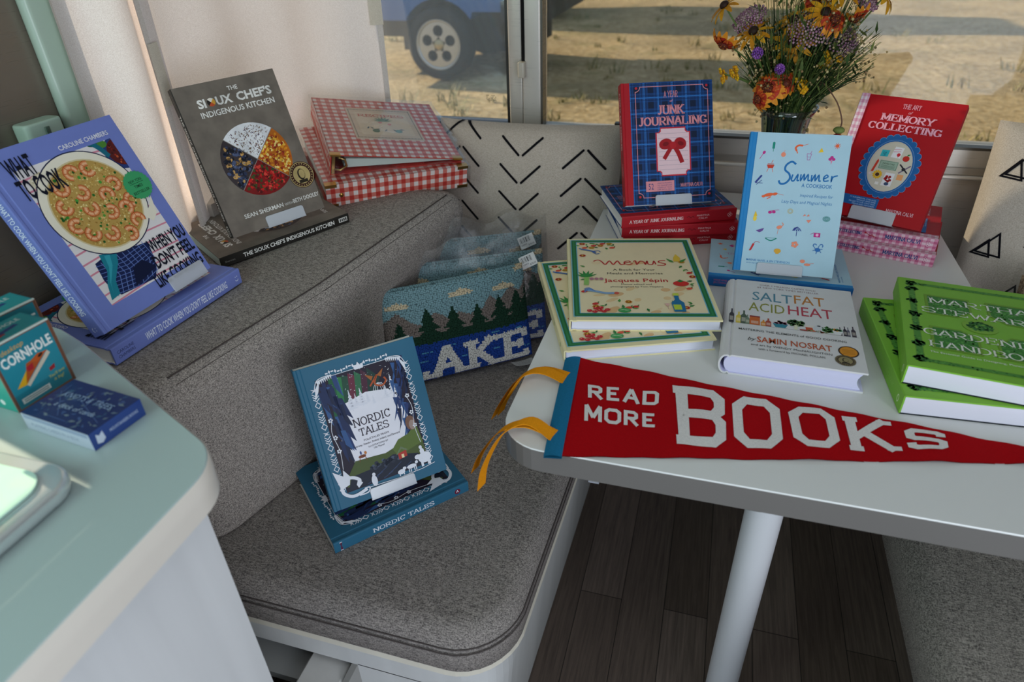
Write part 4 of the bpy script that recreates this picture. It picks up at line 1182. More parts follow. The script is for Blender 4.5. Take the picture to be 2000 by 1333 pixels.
def art_elements(p):
    p.R(3.6, 91.6, 184.5, 92.2, '#6c6a66')
    k = '#45403e'
    p.T('OVER 1 MILLION COPIES SOLD', 90, 223, 4.8, '#6d3a3e', w=86, al='c'); p.T('#1 NEW YORK TIMES BESTSELLER', 90, 214, 4.8, '#6d3a3e', w=94, al='c')
    p.T('SALT', 36, 171, 28, '#4f8296', w=60, bold=.004); p.T('FAT', 99, 174, 28, '#b9772c', w=45, bold=.004); p.T('ACID', 31, 135, 27, '#8a8a32', w=53, bold=.004); p.T('HEAT', 89, 137, 28, '#b23a48', w=64, bold=.004)
    rn = random.Random(4)
    y = 92
    for x, w, h, c in ((3, 7, 42, '#3a3438'), (13, 8, 34, '#d8c04a'), (20, 9, 40, '#4c5a48'), (27, 6, 28, '#70806a'), (33, 15, 26, '#c8641e'), (49, 8, 18, '#d48a24'), (56, 8, 24, '#a8452c'), (158, 4, 24, '#3c3440'), (164, 5, 28, '#2c2a36'), (169, 4, 26, '#5a5a6c'), (175, 6, 30, '#3c3440')):
        p.P([(x, y), (x + w, y), (x + w, y + h * .6), (x + w * .65, y + h * .75), (x + w * .65, y + h), (x + w * .35, y + h), (x + w * .35, y + h * .75), (x, y + h * .6)] if w < 10 else [(x, y), (x + w, y), (x + w, y + h), (x, y + h)], c)
        p.R(x + w * .15, y + h * .15, x + w * .85, y + h * .45, mixc(c, '#efe6d6', .35))
    p.R(33, 115, 48, 119, '#8d2f2a'); p.P([(66, 104), (88, 104), (84, 93), (70, 93)], '#2f7f92'); p.scat(77, 107, 9, 4, 26, ['#8c4a6c', '#b06a80', '#6f3a58', '#c88c6a'], 1.5, 3, rn)
    p.scat(99, 112, 11, 9, 70, ['#3f6a34', '#587f44', '#2f5428', '#7a9a5a'], 1.5, 3.2, rn); p.P([(96, 93), (101, 93), (101, 106), (97, 106)], '#d8d8b8')
    p.P([(113, 93), (124, 93), (125, 104), (112, 104)], '#c2502a'); p.R(112, 104, 124, 110, '#ddd6cc'); p.E(131, 102, 9, 10, '#c9cdd2'); p.E(131, 111, 2.6, 2, '#3a3a3e'); p.R(104, 92.4, 116, 96, '#9c3a34')
    p.scat(143, 104, 8, 8, 50, ['#3a7a34', '#4f8f44', '#2a5a28'], 1.2, 2.6, rn); p.P([(149, 104), (163, 104), (160, 92), (152, 92)], '#dfe0e0'); p.scat(156, 106, 6, 3, 14, ['#5a9a6a', '#d89a3a', '#7aa050'], 1.4, 2.4, rn)
    p.scat(128, 95, 14, 2, 20, ['#c8704a', '#a8a488', '#7c8a5a'], 1, 2, rn)
    p.T('MASTERING THE ELEMENTS of GOOD COOKING', 92, 72.5, 5.4, k, w=148, al='c', bold=.006)
    p.T('by', 31, 46, 9, k, w=10, shear=.3); p.T('SAMIN NOSRAT', 44, 44, 14.5, '#b8542c', w=101, bold=.014)
    p.T('and art by WENDY MacNAUGHTON', 90, 33, 5, k, w=108, al='c'); p.T('with a foreword by MICHAEL POLLAN', 90, 23, 5, k, w=88, al='c')
    p.E(166, 49, 13.5, 14.5, '#3a2412', n=30); p.E(166, 49, 11.5, 12.5, '#d28a1c', n=28)
    for q in range(4): p.R(158, 43 + q * 3.4, 174, 43.6 + q * 3.4, '#7c4c12')
    seal(p, 160, 25, 13.5, '#3a2a20', '#8f845c', '#2b2318')


def spine_elements(p):
    p.T('SALT FAT ACID HEAT', 20, 12, 7, '#6d7c50', w=92)
    p.scat(128, 14, 10, 8, 26, ['#3a3438', '#b8963c', '#70806a', '#8c5a3a'], 1.6, 3.4, random.Random(6)); p.T('NOSRAT', 168, 12, 7, '#8a7a3a', w=40)


def art_parterre(p):
    rn = random.Random(9)
    W, H = 205, 263
    g1, g2 = '#4d8a34', '#3a7a2c'
    def hedge(pts, w):
        p.Ln(pts, w, '#6d9a30'); p.Ln(pts, w * .78, g1)
        L = 0
        for i in range(len(pts) - 1):
            (ax, ay), (bx, by) = pts[i], pts[i + 1]
            q = math.hypot(bx - ax, by - ay)
            for k in range(int(q / 2.1)):
                t = rn.random(); o = (rn.random() - .5) * w * .75
                p.E(ax + (bx - ax) * t - (by - ay) / q * o, ay + (by - ay) * t + (bx - ax) / q * o, 2, 1.5, rn.choice([g1, g2, '#2f6a26', '#5b9a3e']), rn.random() * 3, 6, up=(k % 20 == 0))
    hedge([(17, 16), (17, 246)], 10); hedge([(188, 16), (188, 246)], 10); hedge([(17, 246), (188, 246)], 9); hedge([(17, 20), (188, 20)], 9)
    for x in (17, 188):
        for y in (22, 62, 104, 146, 188, 226, 246): p.scat(x, y, 8, 8, 40, ['#2f6a2a', '#3f7c34', '#265a22'], 1.4, 2.6, rn)
    for bx0, by0, bx1, by1, cx, cy in ((33, 152, 92, 214, 1, -1), (112, 152, 172, 214, -1, -1), (33, 54, 92, 116, 1, 1), (112, 54, 172, 116, -1, 1)):
        c = 20
        poly = [(bx0, by0), (bx1, by0), (bx1, by1), (bx0, by1)]
        i = {(1, -1): 1, (-1, -1): 0, (1, 1): 2, (-1, 1): 3}[(cx, cy)]
        a, v, b = poly[i - 1], poly[i], poly[(i + 1) % 4]
        q = lambda u, w: (v[0] + (u[0] - v[0]) * c / 60, v[1] + (u[1] - v[1]) * c / 60)
        poly = poly[:i] + [q(a, v), q(b, v)] + poly[i + 1:]
        p.P(poly, '#6f9a2c')
        mx, my = sum(z[0] for z in poly) / 5, sum(z[1] for z in poly) / 5
        p.P([(mx + (z[0] - mx) * .88, my + (z[1] - my) * .88) for z in poly], '#3c7d2e')
        p.scat(mx, my, 24, 26, 150, ['#4b8f3a', '#35752a', '#5da048'], 1.2, 2.4, rn)
    p.E(97, 134, 22, 19, '#7fae3a'); p.scat(97, 135, 16, 13, 150, ['#2f6a2a', '#3f7c34', '#265a22', '#4b8f3a'], 1.4, 2.6, rn)
    w = '#e8eddf'
    p.S('MARTHA', 102, 187, 18, w, w=128, al='c', wv=.15, wh=.06, sf=.1); p.S('STEWART', 102, 156, 17, w, w=152, al='c', wv=.15, wh=.06, sf=.1)
    p.S("GARDENING", 102, 90, 17, w, w=156, al='c', wv=.15, wh=.06, sf=.1); p.S('HANDBOOK', 102, 58, 17, w, w=146, al='c', wv=.15, wh=.06, sf=.1)
    p.T('The Essential Guide to Designing, Planting, and Growing', 102, 42, 4.4, w, w=146, al='c')


def spine_parterre(p):
    p.S("MARTHA STEWART'S", 20, 11, 6, '#8cc04e', w=90, wv=.15, wh=.07, sf=.1); p.S('GARDENING HANDBOOK', 120, 11, 6, '#8cc04e', w=100, wv=.15, wh=.07, sf=.1)
    p.ring(246, 13, 3, 5, 1.3, '#d8e6b8', 12)


# ================================================================ the trailer itself
def struct(mb, name, mats, M=None, parent=None):
    o = mb.build(name, mats, parent, M)
    if parent is None: o['kind'] = 'structure'
    return o


XL, XR, YF, ZC = -.975, 1.20, 1.60, 1.98
b = MB(); b.box((XL - .05, -1.6, -.06), (XR + .05, YF + .06, 0), '#4a4039'); struct(b, 'floor', floor_mat())
b = MB(); b.box((XL - .05, -1.6, ZC), (XR + .05, YF + .06, ZC + .05), '#d8d6d2'); struct(b, 'ceiling', LAM)
b = MB()
b.box((XL - .04, .41, 0), (XL, .815, ZC), '#84786c'); b.box((XL - .04, .815, 0), (XL, 1.59, .82), '#84786c'); b.box((XL - .04, .815, 1.72), (XL, 1.59, ZC), '#84786c'); b.box((XL - .04, 1.59, 0), (XL, YF + .06, ZC), '#84786c')
# unseen galley window, its slot shaped to throw a sun patch on the worktop
b.box((XL - .04, -1.6, 0), (XL, .41, .945), '#84786c'); b.box((XL - .04, -1.6, 1.085), (XL, .41, ZC), '#84786c'); b.box((XL - .04, -1.6, .945), (XL, -.4, 1.085), '#84786c')
struct(b, 'wall_left', ALU)
b = MB(); b.box((XR, -.25, 0), (XR + .04, YF + .06, ZC), '#9a948c'); struct(b, 'wall_right', ALU)
b = MB()
b.box((XL, YF, 0), (XR, YF + .05, .80), '#c9c2ba'); b.box((XL, YF, 1.72), (XR, YF + .05, ZC), '#b9b2a8')
b.box((XL, YF, .80), (-.955, YF + .05, 1.72), '#b9b2a8'); b.box((1.13, YF, .80), (XR, YF + .05, 1.72), '#b9b2a8')
struct(b, 'wall_front', ALU)
# pillar strip beside the left wall window, window sill ledge behind the backrest
b = MB(); b.rbox((XL, .806, .6), (XL + .02, .872, 1.9), .008, '#b4c6b6'); struct(b, 'trim_1', LAM)
b = MB(); b.box((XL, 1.0, .80), (-.912, 1.55, .83), '#cfc8bf'); struct(b, 'trim_2', ALU)
# window 1: the dusty left pane
b = MB(); b.box((-.955, 1.628, .848), (-.49, 1.633, 1.72), '#ffffff'); w1 = struct(b, 'window_1', DUSTY)
b = MB()
b.box((-.955, YF - .004, .832), (-.484, YF + .05, .846), '#17130f')
for z0, z1, y, c in ((.818, .832, -.010, '#8a7c6a'), (.804, .818, -.004, '#d6c8ae'), (.785, .804, .002, '#8f8678')):
    b.box((-.955, YF + y, z0), (-.484, YF + .05, z1), c)
b.box((-.496, YF + .002, .84), (-.484, YF + .05, 1.72), '#2a2622')
b.build('window_frame', LAM, w1)
b = MB(); p = Pr()
for k in range(4):
    for j in range(9):
        if (k * 7 + j * 3) % 5: p.R(j * 2.9, k * 3.6, j * 2.9 + 2.2, k * 3.6 + 1.4, '#3b3a36')
p.emit(b, lambda x, y, h: (-.558 + x / 1000, 1.6275 - h, .895 + y / 1000)); b.build('glass_stamp', LAM, w1)
# window 2: the wide pane with its insect screen
b = MB(); b.box((-.405, 1.632, .845), (1.13, 1.637, 1.72), '#ffffff'); w2 = struct(b, 'window_2', PANE)
b = MB(); b.face([(-.405, 1.612, .848), (1.13, 1.612, .848), (1.13, 1.612, 1.70), (-.405, 1.612, 1.70)], '#54503f'); b.build('insect_screen', SCREEN, w2)
b = MB()
b.rbox((-.486, YF - .012, .79), (-.452, YF + .05, 1.74), .004, '#c9c1b6'); b.rbox((-.451, YF - .018, .79), (-.407, YF + .05, 1.74), .004, '#cfc8be')
b.box((-.407, YF - .014, .806), (1.13, YF + .045, .846), '#cbc4ba'); b.box((-.407, YF - .0145, .842), (1.13, YF + .01, .8475), '#57524b'); b.box((-.409, YF - .015, .846), (-.403, YF + .02, 1.72), '#57524b')
b.box((-.407, YF - .02, .792), (1.13, YF, .806), '#a9a298'); b.tube([(-.407, YF - .02, .786), (1.13, YF - .02, .786)], .005, '#efeae2', n=8)  # pale tube carries the painted highlight along the ledge under the window
for x, z in ((-.425, .845), (-.425, .83), (-.408, .822)): b.ball((x, YF - .019, z), (.0035, .002, .0035), '#6f6a62')
b.build('window_frame', ALU, w2)
b = MB(); b.tube([(-.448, YF - .016, .992), (-.446, YF - .016, 1.7)], .0048, '#0c0b0a', n=8); b.build('lift_rod', TYRE, w2)
b = MB(); b.rbox((-.4575, YF - .036, .962), (-.4415, YF - .014, .996), .004, '#b5ac9d'); b.build('window_latch', PLASTIC, w2)
b = MB(); b.rbox((-.228, YF - .03, .848), (-.214, YF - .012, .868), .003, '#1a1816'); b.build('screen_clip', PLASTIC, w2)

# wall box at the left edge
r = root('wall_switch', 'small pale green plastic box on the metal wall behind the shrimp skillet cookbook', 'switch', (XL, .757, 1.022))
b = MB(); b.rbox((0, -.032, -.026), (.03, .032, .026), .008, '#b9d0bf'); b.build('switch_box', PLASTIC, r)
b = MB(); b.rbox((.03, -.004, .004), (.033, .004, .018), .0015, '#4f6458'); b.build('rocker', PLASTIC, r)


# curtains: wavy hanging cloth with a hem and snap tabs
def curtain(label, path, z0, z1, nw, amp, seed, tabs, sway=0., cut=None):
    rn = random.Random(seed)
    P = spline(path, 12)
    L = [0]
    for i in range(1, len(P)): L.append(L[-1] + math.hypot(P[i][0] - P[i - 1][0], P[i][1] - P[i - 1][1]))
    ph = [rn.random() * 6 for _ in range(4)]
    def at(u, v):
        s = u * L[-1]
        i = 1
        while i < len(L) - 1 and L[i] < s: i += 1
        t = (s - L[i - 1]) / (L[i] - L[i - 1])
        x, y = P[i - 1][0] + (P[i][0] - P[i - 1][0]) * t, P[i - 1][1] + (P[i][1] - P[i - 1][1]) * t
        dx, dy = P[i][0] - P[i - 1][0], P[i][1] - P[i - 1][1]
        q = math.hypot(dx, dy)
        w = amp * (sin(u * nw * 2 * PI + ph[0] + v * .9) + .45 * sin(u * nw * 4.3 + ph[1] - v * 2.2) + .35 * sin(v * 5 + u * 7 + ph[2])) * (1.1 - .35 * v)
        hz = (z1 - z0) * (1 if cut is None or u < cut[0] else cut[1])
        return Vector((x + dy / q * w, y - dx / q * w + sway * (1 - v), z0 + hz * v))
    b = MB()
    b.grid(at, 90, 44, '#ece6e3')
    o = b.build('window_curtain', CURTAIN)
    tag(o, label, 'curtain')
    for u0, u1 in ((0., .018), (.982, 1.)):
        h = MB()
        h.grid(lambda u, v: at(u0 + (u1 - u0) * u, v) + Vector((.003, -.0015, 0)), 2, 40, '#e3dcd4')
        h.build('side_hem', CURTAIN, o)
    for u, z, hh in tabs:
        c = MB()
        zz = (z1 - z0) * (1 if cut is None or u < cut[0] else cut[1])
        v0, v1 = (z - z0) / zz, min(1, (z + hh - z0) / zz)
        c.grid(lambda a, e: at(u + a * .045, v0 + (v1 - v0) * e) + Vector((.006, -.003, 0)), 3, 8, '#e4dccb')
        c.build('snap_tab', CURTAIN, o)


curtain('wide sheer white curtain hanging behind the gingham binders beside the dusty window', [(-.925, .985), (-.945, 1.2), (-.935, 1.4), (-.87, 1.53), (-.782, 1.574)], .80, 1.72, 3.2, .009, 4, [(.0, 1.02, .10), (.955, 1.075, .07)], -.03)
curtain('narrow white curtain with soft folds behind the shrimp skillet cookbook', [(-.945, .856), (-.93, .92), (-.922, .98), (-.95, 1.035)], .795, 1.72, 1.5, .014, 9, [], -.04)


# ---------------------------------------------------------------- bench seating
def soft_slab(x0, y0, x1, y1, z0, z1, r, e, name, mats, col, parent, M=None, dome=.006, seg=8, warp=None):
    """upholstered slab: rounded plan, rounded rims, faintly domed top. r gives the four corner radii"""
    b = MB()
    def ring(k, z):
        out = []
        for cx, cy, a0, rr in ((x1, y1, 0, r[0]), (x0, y1, 90, r[1]), (x0, y0, 180, r[2]), (x1, y0, 270, r[3])):
            q = max(rr - k, .002)
            sx, sy = (1 if cx == x1 else -1), (1 if cy == y1 else -1)
            for i in range(seg + 1):
                t = math.radians(a0 + 90 * i / seg)
                out.append(Vector((cx - sx * (k + q) + q * cos(t), cy - sy * (k + q) + q * sin(t), z)))
        return [warp(v) for v in out] if warp else out
    rings = [ring(.012, z0), ring(.003, z0 + .008)]
    rings.append(ring(0, z0 + (z1 - z0) * .45))
    for i in range(1, 7):
        t = PI / 2 * i / 6
        rings.append(ring(e * (1 - cos(t)), z1 - e + e * sin(t)))
    for k in (.35, .65, .9):
        m = min(x1 - x0, y1 - y0) / 2 * k
        rings.append(ring(max(m, e + .01), z1 + dome * k))
    b.loft(rings, col, caps=True)
    return b.build(name, mats, parent, M), ring


TW = '#a49c95'
def taper(v):
    """the seat narrows a little towards its near end"""
    return Vector((v.x + min(0, v.y - .88) * .10 * max(0, (v.x + .95) / .8), v.y, v.z))
r = root('bench_seat_cushion', 'long grey tweed bench seat cushion under the two teal storybooks', 'cushion', (-.5, 1.0, .395))
MI = Matrix.Translation((.5, -1.0, -.395))
o, ring = soft_slab(XL + .02, .472, -.140, 1.59, .395, .486, (.02, .02, .02, .085), .034, 'seat_pad', TWEED, TW, r, MI, warp=taper)
s = MB()
for k, z in ((.0, .458), (-.002, .449)):
    pts = ring(k - .0002, z)
    s.tube([MI @ p for p in pts[2 * 9:] + pts[:9]], .0011, '#57504e', n=5)
s.build('seam_stitching', FELT, r)

r = root('back_cushion', 'tall grey tweed backrest cushion along the left wall holding up the cookbooks', 'cushion', (-.8, .9, .487))
MI = Matrix.Translation((.8, -.9, -.487))
b = MB()
rings = []
def ztop(y): return .7735 + (.052 * (y - .85) if y > .85 else 0)
ys = [.525, .529, .54, .56] + [.56 + .68 * k / 14 for k in range(1, 15)] + [1.262, 1.277, 1.284, 1.287]
for y in ys:
    q = 0.
    if y < .56: q = .03 * (1 - math.sqrt(max(0, 1 - ((.56 - y) / .036) ** 2)))
    if y > 1.245: q = .04 * (1 - math.sqrt(max(0, 1 - ((y - 1.245) / .043) ** 2)))
    xb = -.640 + (.293 * (y - .528) if y < .70 else .0504 + .115 * (y - .70)) - q
    xt = -.652 + .205 * (y - .551) - q
    zt = ztop(y) - q
    P = [(-.965, .488), (xb - .006, .488), (xb, .495), (xb * .7 + xt * .3, .58), (xb * .4 + xt * .6 + .003, .68)]
    for k in range(7):
        t = PI / 2 * k / 6
        P.append((xt - .028 + .040 * cos(t), zt - .042 + .042 * sin(t)))
    P += [(xt - .09, zt), (-.965, zt)]
    rings.append([Vector((x, y, z)) for x, z in P])
b.loft(rings, '#b8aea5', M=MI, caps=True)
b.build('back_pad', TWEED, r)
s = MB()
for d in (0, .011):
    s.tube([MI @ Vector((-.652 + .205 * (y - .551) - .002 - d, y, ztop(y) - .0115 + d * .9)) for y in [.56 + .68 * k / 24 for k in range(25)]], .0011, '#4f4744', n=5)
s.build('seam_stitching', FELT, r)

r = root('storage_bench', 'whitewashed wooden bench base under the left grey seat cushion', 'bench', (-.5, 1.0, 0))
MI = Matrix.Translation((.5, -1.0, 0))
WD = '#d4d4d2'
b = MB()
def plan(k, z, x1=-.146, y0=.482, rr=.088):
    out = []
    q = rr - k
    for i in range(9):
        t = math.radians(270 + 90 * i / 8)
        out.append(Vector((x1 - k - q + q * cos(t), y0 + k + q + q * sin(t), z)))
    return [taper(v) for v in [Vector((XL + .02, y0 + k, z))] + out + [Vector((x1 - k, 1.58, z)), Vector((XL + .02, 1.58, z))]]
b.loft([plan(0, .377), plan(0, .394)], '#e3dccb', M=MI, caps=True, smooth=False); b.build('seat_board', WOODW, r)
b = MB()
b.loft([plan(.02, .30), plan(.02, .377)], WD, M=MI, smooth=False)
b.loft([[p for p in plan(.045, 0)[1:11]] + [Vector((-.20, 1.58, 0))], [p for p in plan(.02, .30)[1:11]] + [Vector((-.18, 1.58, .30))]], WD, M=MI, closed=False, smooth=False)
b.box((-.43, .502, 0), (-.22, .516, .302), WD, M=MI); b.build('base_panel', WOODW, r)
b = MB(); b.box((XL + .02, .47, .255), (-.44, 1.4, .27), '#a9aaa8', M=MI); b.box((-.44, .47, 0), (-.43, 1.4, .30), '#9c9a96', M=MI); b.build('inner_shelf', LAM, r)
b = MB(); b.rbox((-.515, .36, .10), (-.445, .60, .292), .012, '#d8d6d2', M=MI); b.build('drawer_rail', WOODW, r)
b = MB(); b.box((-.16, 1.0, .285), (-.138, 1.08, .392), '#dfe2ea', M=MI); b.build('table_bracket', PLASTIC, r)

r = root('bench_seat_cushion', 'grey tweed bench seat cushion under the right end of the white table', 'cushion', (.75, .9, .395))
MI = Matrix.Translation((-.75, -.9, -.395))
o, ring = soft_slab(.345, -.3, XR - .02, 1.59, .395, .486, (.02, .02, .02, .05), .034, 'seat_pad', TWEED, '#a69f96', r, MI)
s = MB(); pts = ring(-.0002, .452); s.tube([MI @ p for p in pts[18:27]] , .0011, '#57504e', n=5); s.build('seam_stitching', FELT, r)
r = root('storage_bench', 'whitewashed wooden bench base under the right grey seat cushion', 'bench', (.75, .9, 0))
b = MB(); b.box((-.382, -1.2, .378), (.43, .68, .394), '#cfd6c8'); b.build('seat_board', WOODW, r)
b = MB(); b.box((-.16, -1.19, 0), (.43, .68, .377), '#c9cbc6'); b.build('base_panel', WOODW, r)

# ---------------------------------------------------------------- the dinette table
r = root('dinette_table', 'white laminate dinette table with rounded corners and grey edge, set with books', 'table', (.1185, 1.087, 0))
MI = Matrix.Translation((-.1185, -1.087, 0))
def tplan(k, z):
    out = []
    for cx, cy, a0, rr in ((.457, 1.575, 0, .03), (-.22, 1.575, 90, .03), (-.22, .602, 180, .062), (.457, .602, 270, .062)):
        q = rr - k
        sx, sy = (1 if cx > 0 else -1), (1 if cy > 1 else -1)
        for i in range(9):
            t = math.radians(a0 + 90 * i / 8)
            out.append(Vector((cx - sx * rr + q * cos(t), cy - sy * rr + q * sin(t), z)))
    return out
b = MB(); b.loft([tplan(.003, .684), tplan(.0005, .7185), tplan(.0012, .72)], '#dcdcda', M=MI, caps=True, smooth=False); b.build('table_top', LAM, r)
b = MB(); b.loft([tplan(.0028, .684), tplan(0, .685), tplan(0, .7176), tplan(.0012, .7186)], '#6d6966', M=MI, smooth=False); b.build('edge_band', LAM, r)
b = MB(); b.lathe([(.0255, .0), (.0255, .684)], '#d3d3d6', n=28, M=MI @ Matrix.Translation((.134, .725, 0))); b.lathe([(.06, 0), (.06, .006), (.05, .012), (.0255, .014)], '#c9c9cc', n=28, M=MI @ Matrix.Translation((.134, .725, 0))); b.build('leg', PLASTIC, r)
b = MB(); b.rbox((.092, .612, .674), (.112, .632, .684), .003, '#17171a', M=MI); b.box((.098, .606, .684), (.103, .61, .692), '#8a7a62', M=MI); b.build('leg_catch', PLASTIC, r)

# ---------------------------------------------------------------- galley counter at the left
def cplan(k, z):
    P = [Vector((XL + .004, -1.5, z)), Vector((-.398 - k, -1.5, z))]
    c, q = Vector((-.398 - .06, .322, z)), .06 - k
    for i in range(9):
        t = math.radians(0 + 66 * i / 8)
        P.append(c + Vector((q * cos(t), q * sin(t), 0)))
    P += [Vector((-.69, .490 - k, z)), Vector((-.74, .508 - k, z)), Vector((XL + .004, .545 - k, z))]
    return P
r = root('galley_worktop', 'pale blue grey laminate galley worktop with a cream edge under the cornhole boxes', 'worktop', (-.7, -.2, .83))
MI = Matrix.Translation((.7, .2, -.83))
b = MB(); b.loft([cplan(.001, .8305), cplan(.0008, .8688), cplan(.002, .87)], '#aebfbe', M=MI, caps=True, smooth=False); b.build('worktop_surface', base_mat('glossy_laminate', .22, .5, var=.02, vscale=8), r)
b = MB(); b.loft([cplan(0, .831), cplan(-.0005, .85), cplan(0, .8683), cplan(.0016, .8694)], '#e2dace', M=MI, closed=False); b.build('edge_band', LAM, r)
r = root('galley_cabinet', 'whitewashed wooden galley cabinet below the pale worktop at lower left', 'cabinet', (-.7, -.2, 0))
MI = Matrix.Translation((.7, .2, 0))
b = MB(); b.box((XL + .004, -1.5, 0), (-.432, .352, .822), '#dadada', M=MI); b.build('cabinet_body', WOODW, r)
b = MB(); b.box((XL + .01, -1.5, .822), (-.437, .35, .8305), '#5d554c', M=MI); b.build('shadow_gap', LAM, r)
r = root('sink_cover', 'glossy white sink cover with pale green glass on the galley worktop', 'sink cover', (-.72, .07, .8702))
b = MB(); b.rbox((-.24, -.30, 0), (.228, .232, .016), .03, '#d6dcdc', seg=6); b.build('rim', base_mat('steel_rim', .18, .5, metal=.6), r)
b = MB(); b.rbox((-.232, -.292, .0162), (.212, .216, .0185), .026, '#bfe6d6', seg=6); b.build('glass_panel', base_mat('glossy_glass_panel', .08, .6, coat=.6), r)


# ================================================================ books on the table, the bench and the backrest
PURP = '#7583c8'
wtM = flatM(-.7476, .5635, .7754, 1.4984, .2569)
book('cookbook', 'periwinkle blue cookbook lying flat on the backrest, carrying an upright copy with a shrimp skillet', 'book', 'periwinkle skillet cookbooks', .2084, .2569, .0266, wtM, PURP, art=art_skillet, spart=spine_skillet)
m = standM((-.7656, .578, .8151), (-.7524, .7859, .8173), (-.8686, .582, 1.0504), .0266)
book('cookbook', 'periwinkle blue cookbook with a shrimp skillet photo, standing upright at far left', 'book', 'periwinkle skillet cookbooks', .2084, .2569, .0266, m, PURP, art=art_skillet, spart=spine_skillet)
easel('frosted book easel holding up the periwinkle skillet cookbook', m, .0266, .128, .198, .020)
GR = '#746a60'
siM = flatM(-.7964, .8571, .7769, 1.0225, .256, (.0162, -.0536, 1))
book('cookbook', 'dark grey cookbook lying flat on the backrest with white spine lettering', 'book', 'grey wheel cookbooks', .1806, .256, .0185, siM, GR, spine='#26231f', art=art_wheel, spart=spine_wheel, mat=CONCRETE, hard=False, page='#cfd8d0')
m = standM((-.7917, .898, .8156), (-.6969, 1.0515, .8223), (-.8689, .9352, 1.0568), .0185)
book('cookbook', 'dark grey cookbook standing upright with a wheel of corn and berries on its cover', 'book', 'grey wheel cookbooks', .1806, .256, .0185, m, GR, spine='#26231f', art=art_wheel, spart=spine_wheel, mat=CONCRETE, hard=False, page='#cfd8d0')
easel('frosted book easel holding up the dark grey wheel cookbook', m, .0185, .066, .140, .018)
TEAL = '#2c6480'
noM = flatM(-.4625, .5557, .4863, .8561, .2282)
book('storybook', 'dark teal storybook lying flat on the bench seat under the upright copy', 'book', 'teal folk tale storybooks', .1889, .2282, .0215, noM, TEAL, art=art_folk, spart=spine_folk, page='#dcd8d2')
m = standM((-.4858, .6035, .5179), (-.3523, .7371, .5179), (-.5505, .6682, .7269), .0215)
book('storybook', 'dark teal storybook with silver folk border, standing upright on the bench seat', 'book', 'teal folk tale storybooks', .1889, .2282, .0215, m, TEAL, art=art_folk, spart=spine_folk, page='#dcd8d2')
easel('frosted book easel holding up the teal storybook', m, .0215, .060, .135, .016)
CR = '#e8dcae'
book('recipe_journal', 'cream menu journal with painted vegetable border, lower of the two, partly under its twin', 'book', 'cream menu journals', .2306, .301, .0196, flatM(-.1726, .7993, .72, .3837), CR, art=art_garden_menu, spart=spine_menu, page='#e3e2ee')
book('recipe_journal', 'cream menu journal with painted vegetable border, upper of the two', 'book', 'cream menu journals', .2306, .301, .0196, flatM(-.1773, .8561, .7396, .2299), CR, art=art_garden_menu, spart=spine_menu, page='#e3e2ee')
BL, RD = '#1a4480', '#ac1824'
pl = dict(cover=BL, spine=RD, hinge=RD, hw=.0165, art=art_plaid, spart=spine_plaid, page='#e6e4e4')
for (x, y, z, th), lab in (((-.146, 1.212, .72, .36), 'bottom book of the three red spined plaid journals'), ((-.15, 1.211, .744, .298), 'middle book of the three red spined plaid journals'), ((-.1494, 1.1987, .768, .415), 'top book of the three flat red spined plaid journals, under the upright one')):
    book('plaid_journal', lab, 'book', 'blue plaid journals', .1754, .2273, .0239, flatM(x, y, z, th, .2273), **pl)
m = standM((-.1477, 1.2238, .8045), (.0161, 1.2866, .8045), (-.1839, 1.3182, 1.0081), .0239)
book('plaid_journal', 'blue plaid journal with a red bow, standing upright on its stack', 'book', 'blue plaid journals', .1754, .2273, .0239, m, **pl)
easel('frosted book easel holding up the blue plaid journal', m, .0239, .058, .129, .017)
SK, SB = '#aecfdf', '#2a83c2'
book('cookbook', 'pale blue summer cookbook lying flat on the table under the upright copy', 'book', 'pale blue summer cookbooks', .16, .2344, .0201, flatM(.0199, 1.0939, .72, .0098, .2344), SK, spine='#1d63a4', hinge=SB, art=art_summer, spart=spine_summer)
m = standM((.0592, 1.1025, .7514), (.2191, 1.1059, .7514), (.0569, 1.2102, .9596), .0201)
book('cookbook', 'pale blue summer cookbook with little coloured icons, standing upright in front of the vase', 'book', 'pale blue summer cookbooks', .16, .2344, .0201, m, SK, spine=SB, hinge=SB, art=art_summer, spart=spine_summer)
easel('frosted book easel holding up the pale blue summer cookbook', m, .0201, .038, .112, .016)
RM = '#ad0816'
mk = dict(cover=RM, spine='#e2a3bb', hinge='#e2a3bb', art=art_memory, spart=spine_memory, mat=PRINT, hard=False, page='#b5222e')
book('scrapbook_guide', 'red scrapbooking book with pink gingham spine, lower of the two lying flat', 'book', 'red scrapbooking books', .1754, .2247, .0233, flatM(.192, 1.316, .72, -.263, .2247), **mk)
book('scrapbook_guide', 'red scrapbooking book with pink gingham spine, upper of the two lying flat', 'book', 'red scrapbooking books', .1754, .2247, .0233, flatM(.1924, 1.3295, .7433, -.2403, .2247), **mk)
m = standM((.2151, 1.3477, .7792), (.3758, 1.2772, .7792), (.2559, 1.4405, .9798), .0233)
book('scrapbook_guide', 'red scrapbooking book with a scalloped blue oval, standing upright beside the flowers', 'book', 'red scrapbooking books', .1754, .2247, .0233, m, **mk)
easel('frosted book easel holding up the red scrapbooking book', m, .0233, .052, .130, .022)
book('cookbook', 'thick white cookbook with multicoloured hand lettering lying flat in the middle of the table', 'book', None, .1863, .2374, .0328, flatM(.0509, .8271, .72, -.0211), '#d6d5d6', art=art_elements, spart=spine_elements, page='#d5d4ee', rnd_spine=True)
GN = '#7db63a'
book('gardening_book', 'bright green gardening handbook, lower of the two at the right table edge', 'book', 'green gardening handbooks', .205, .2633, .0294, flatM(.2753, .7888, .72, .0564), GN, back='#1d2429', art=art_parterre, spart=spine_parterre, hard=False, bt=.0022, page='#dedce8')
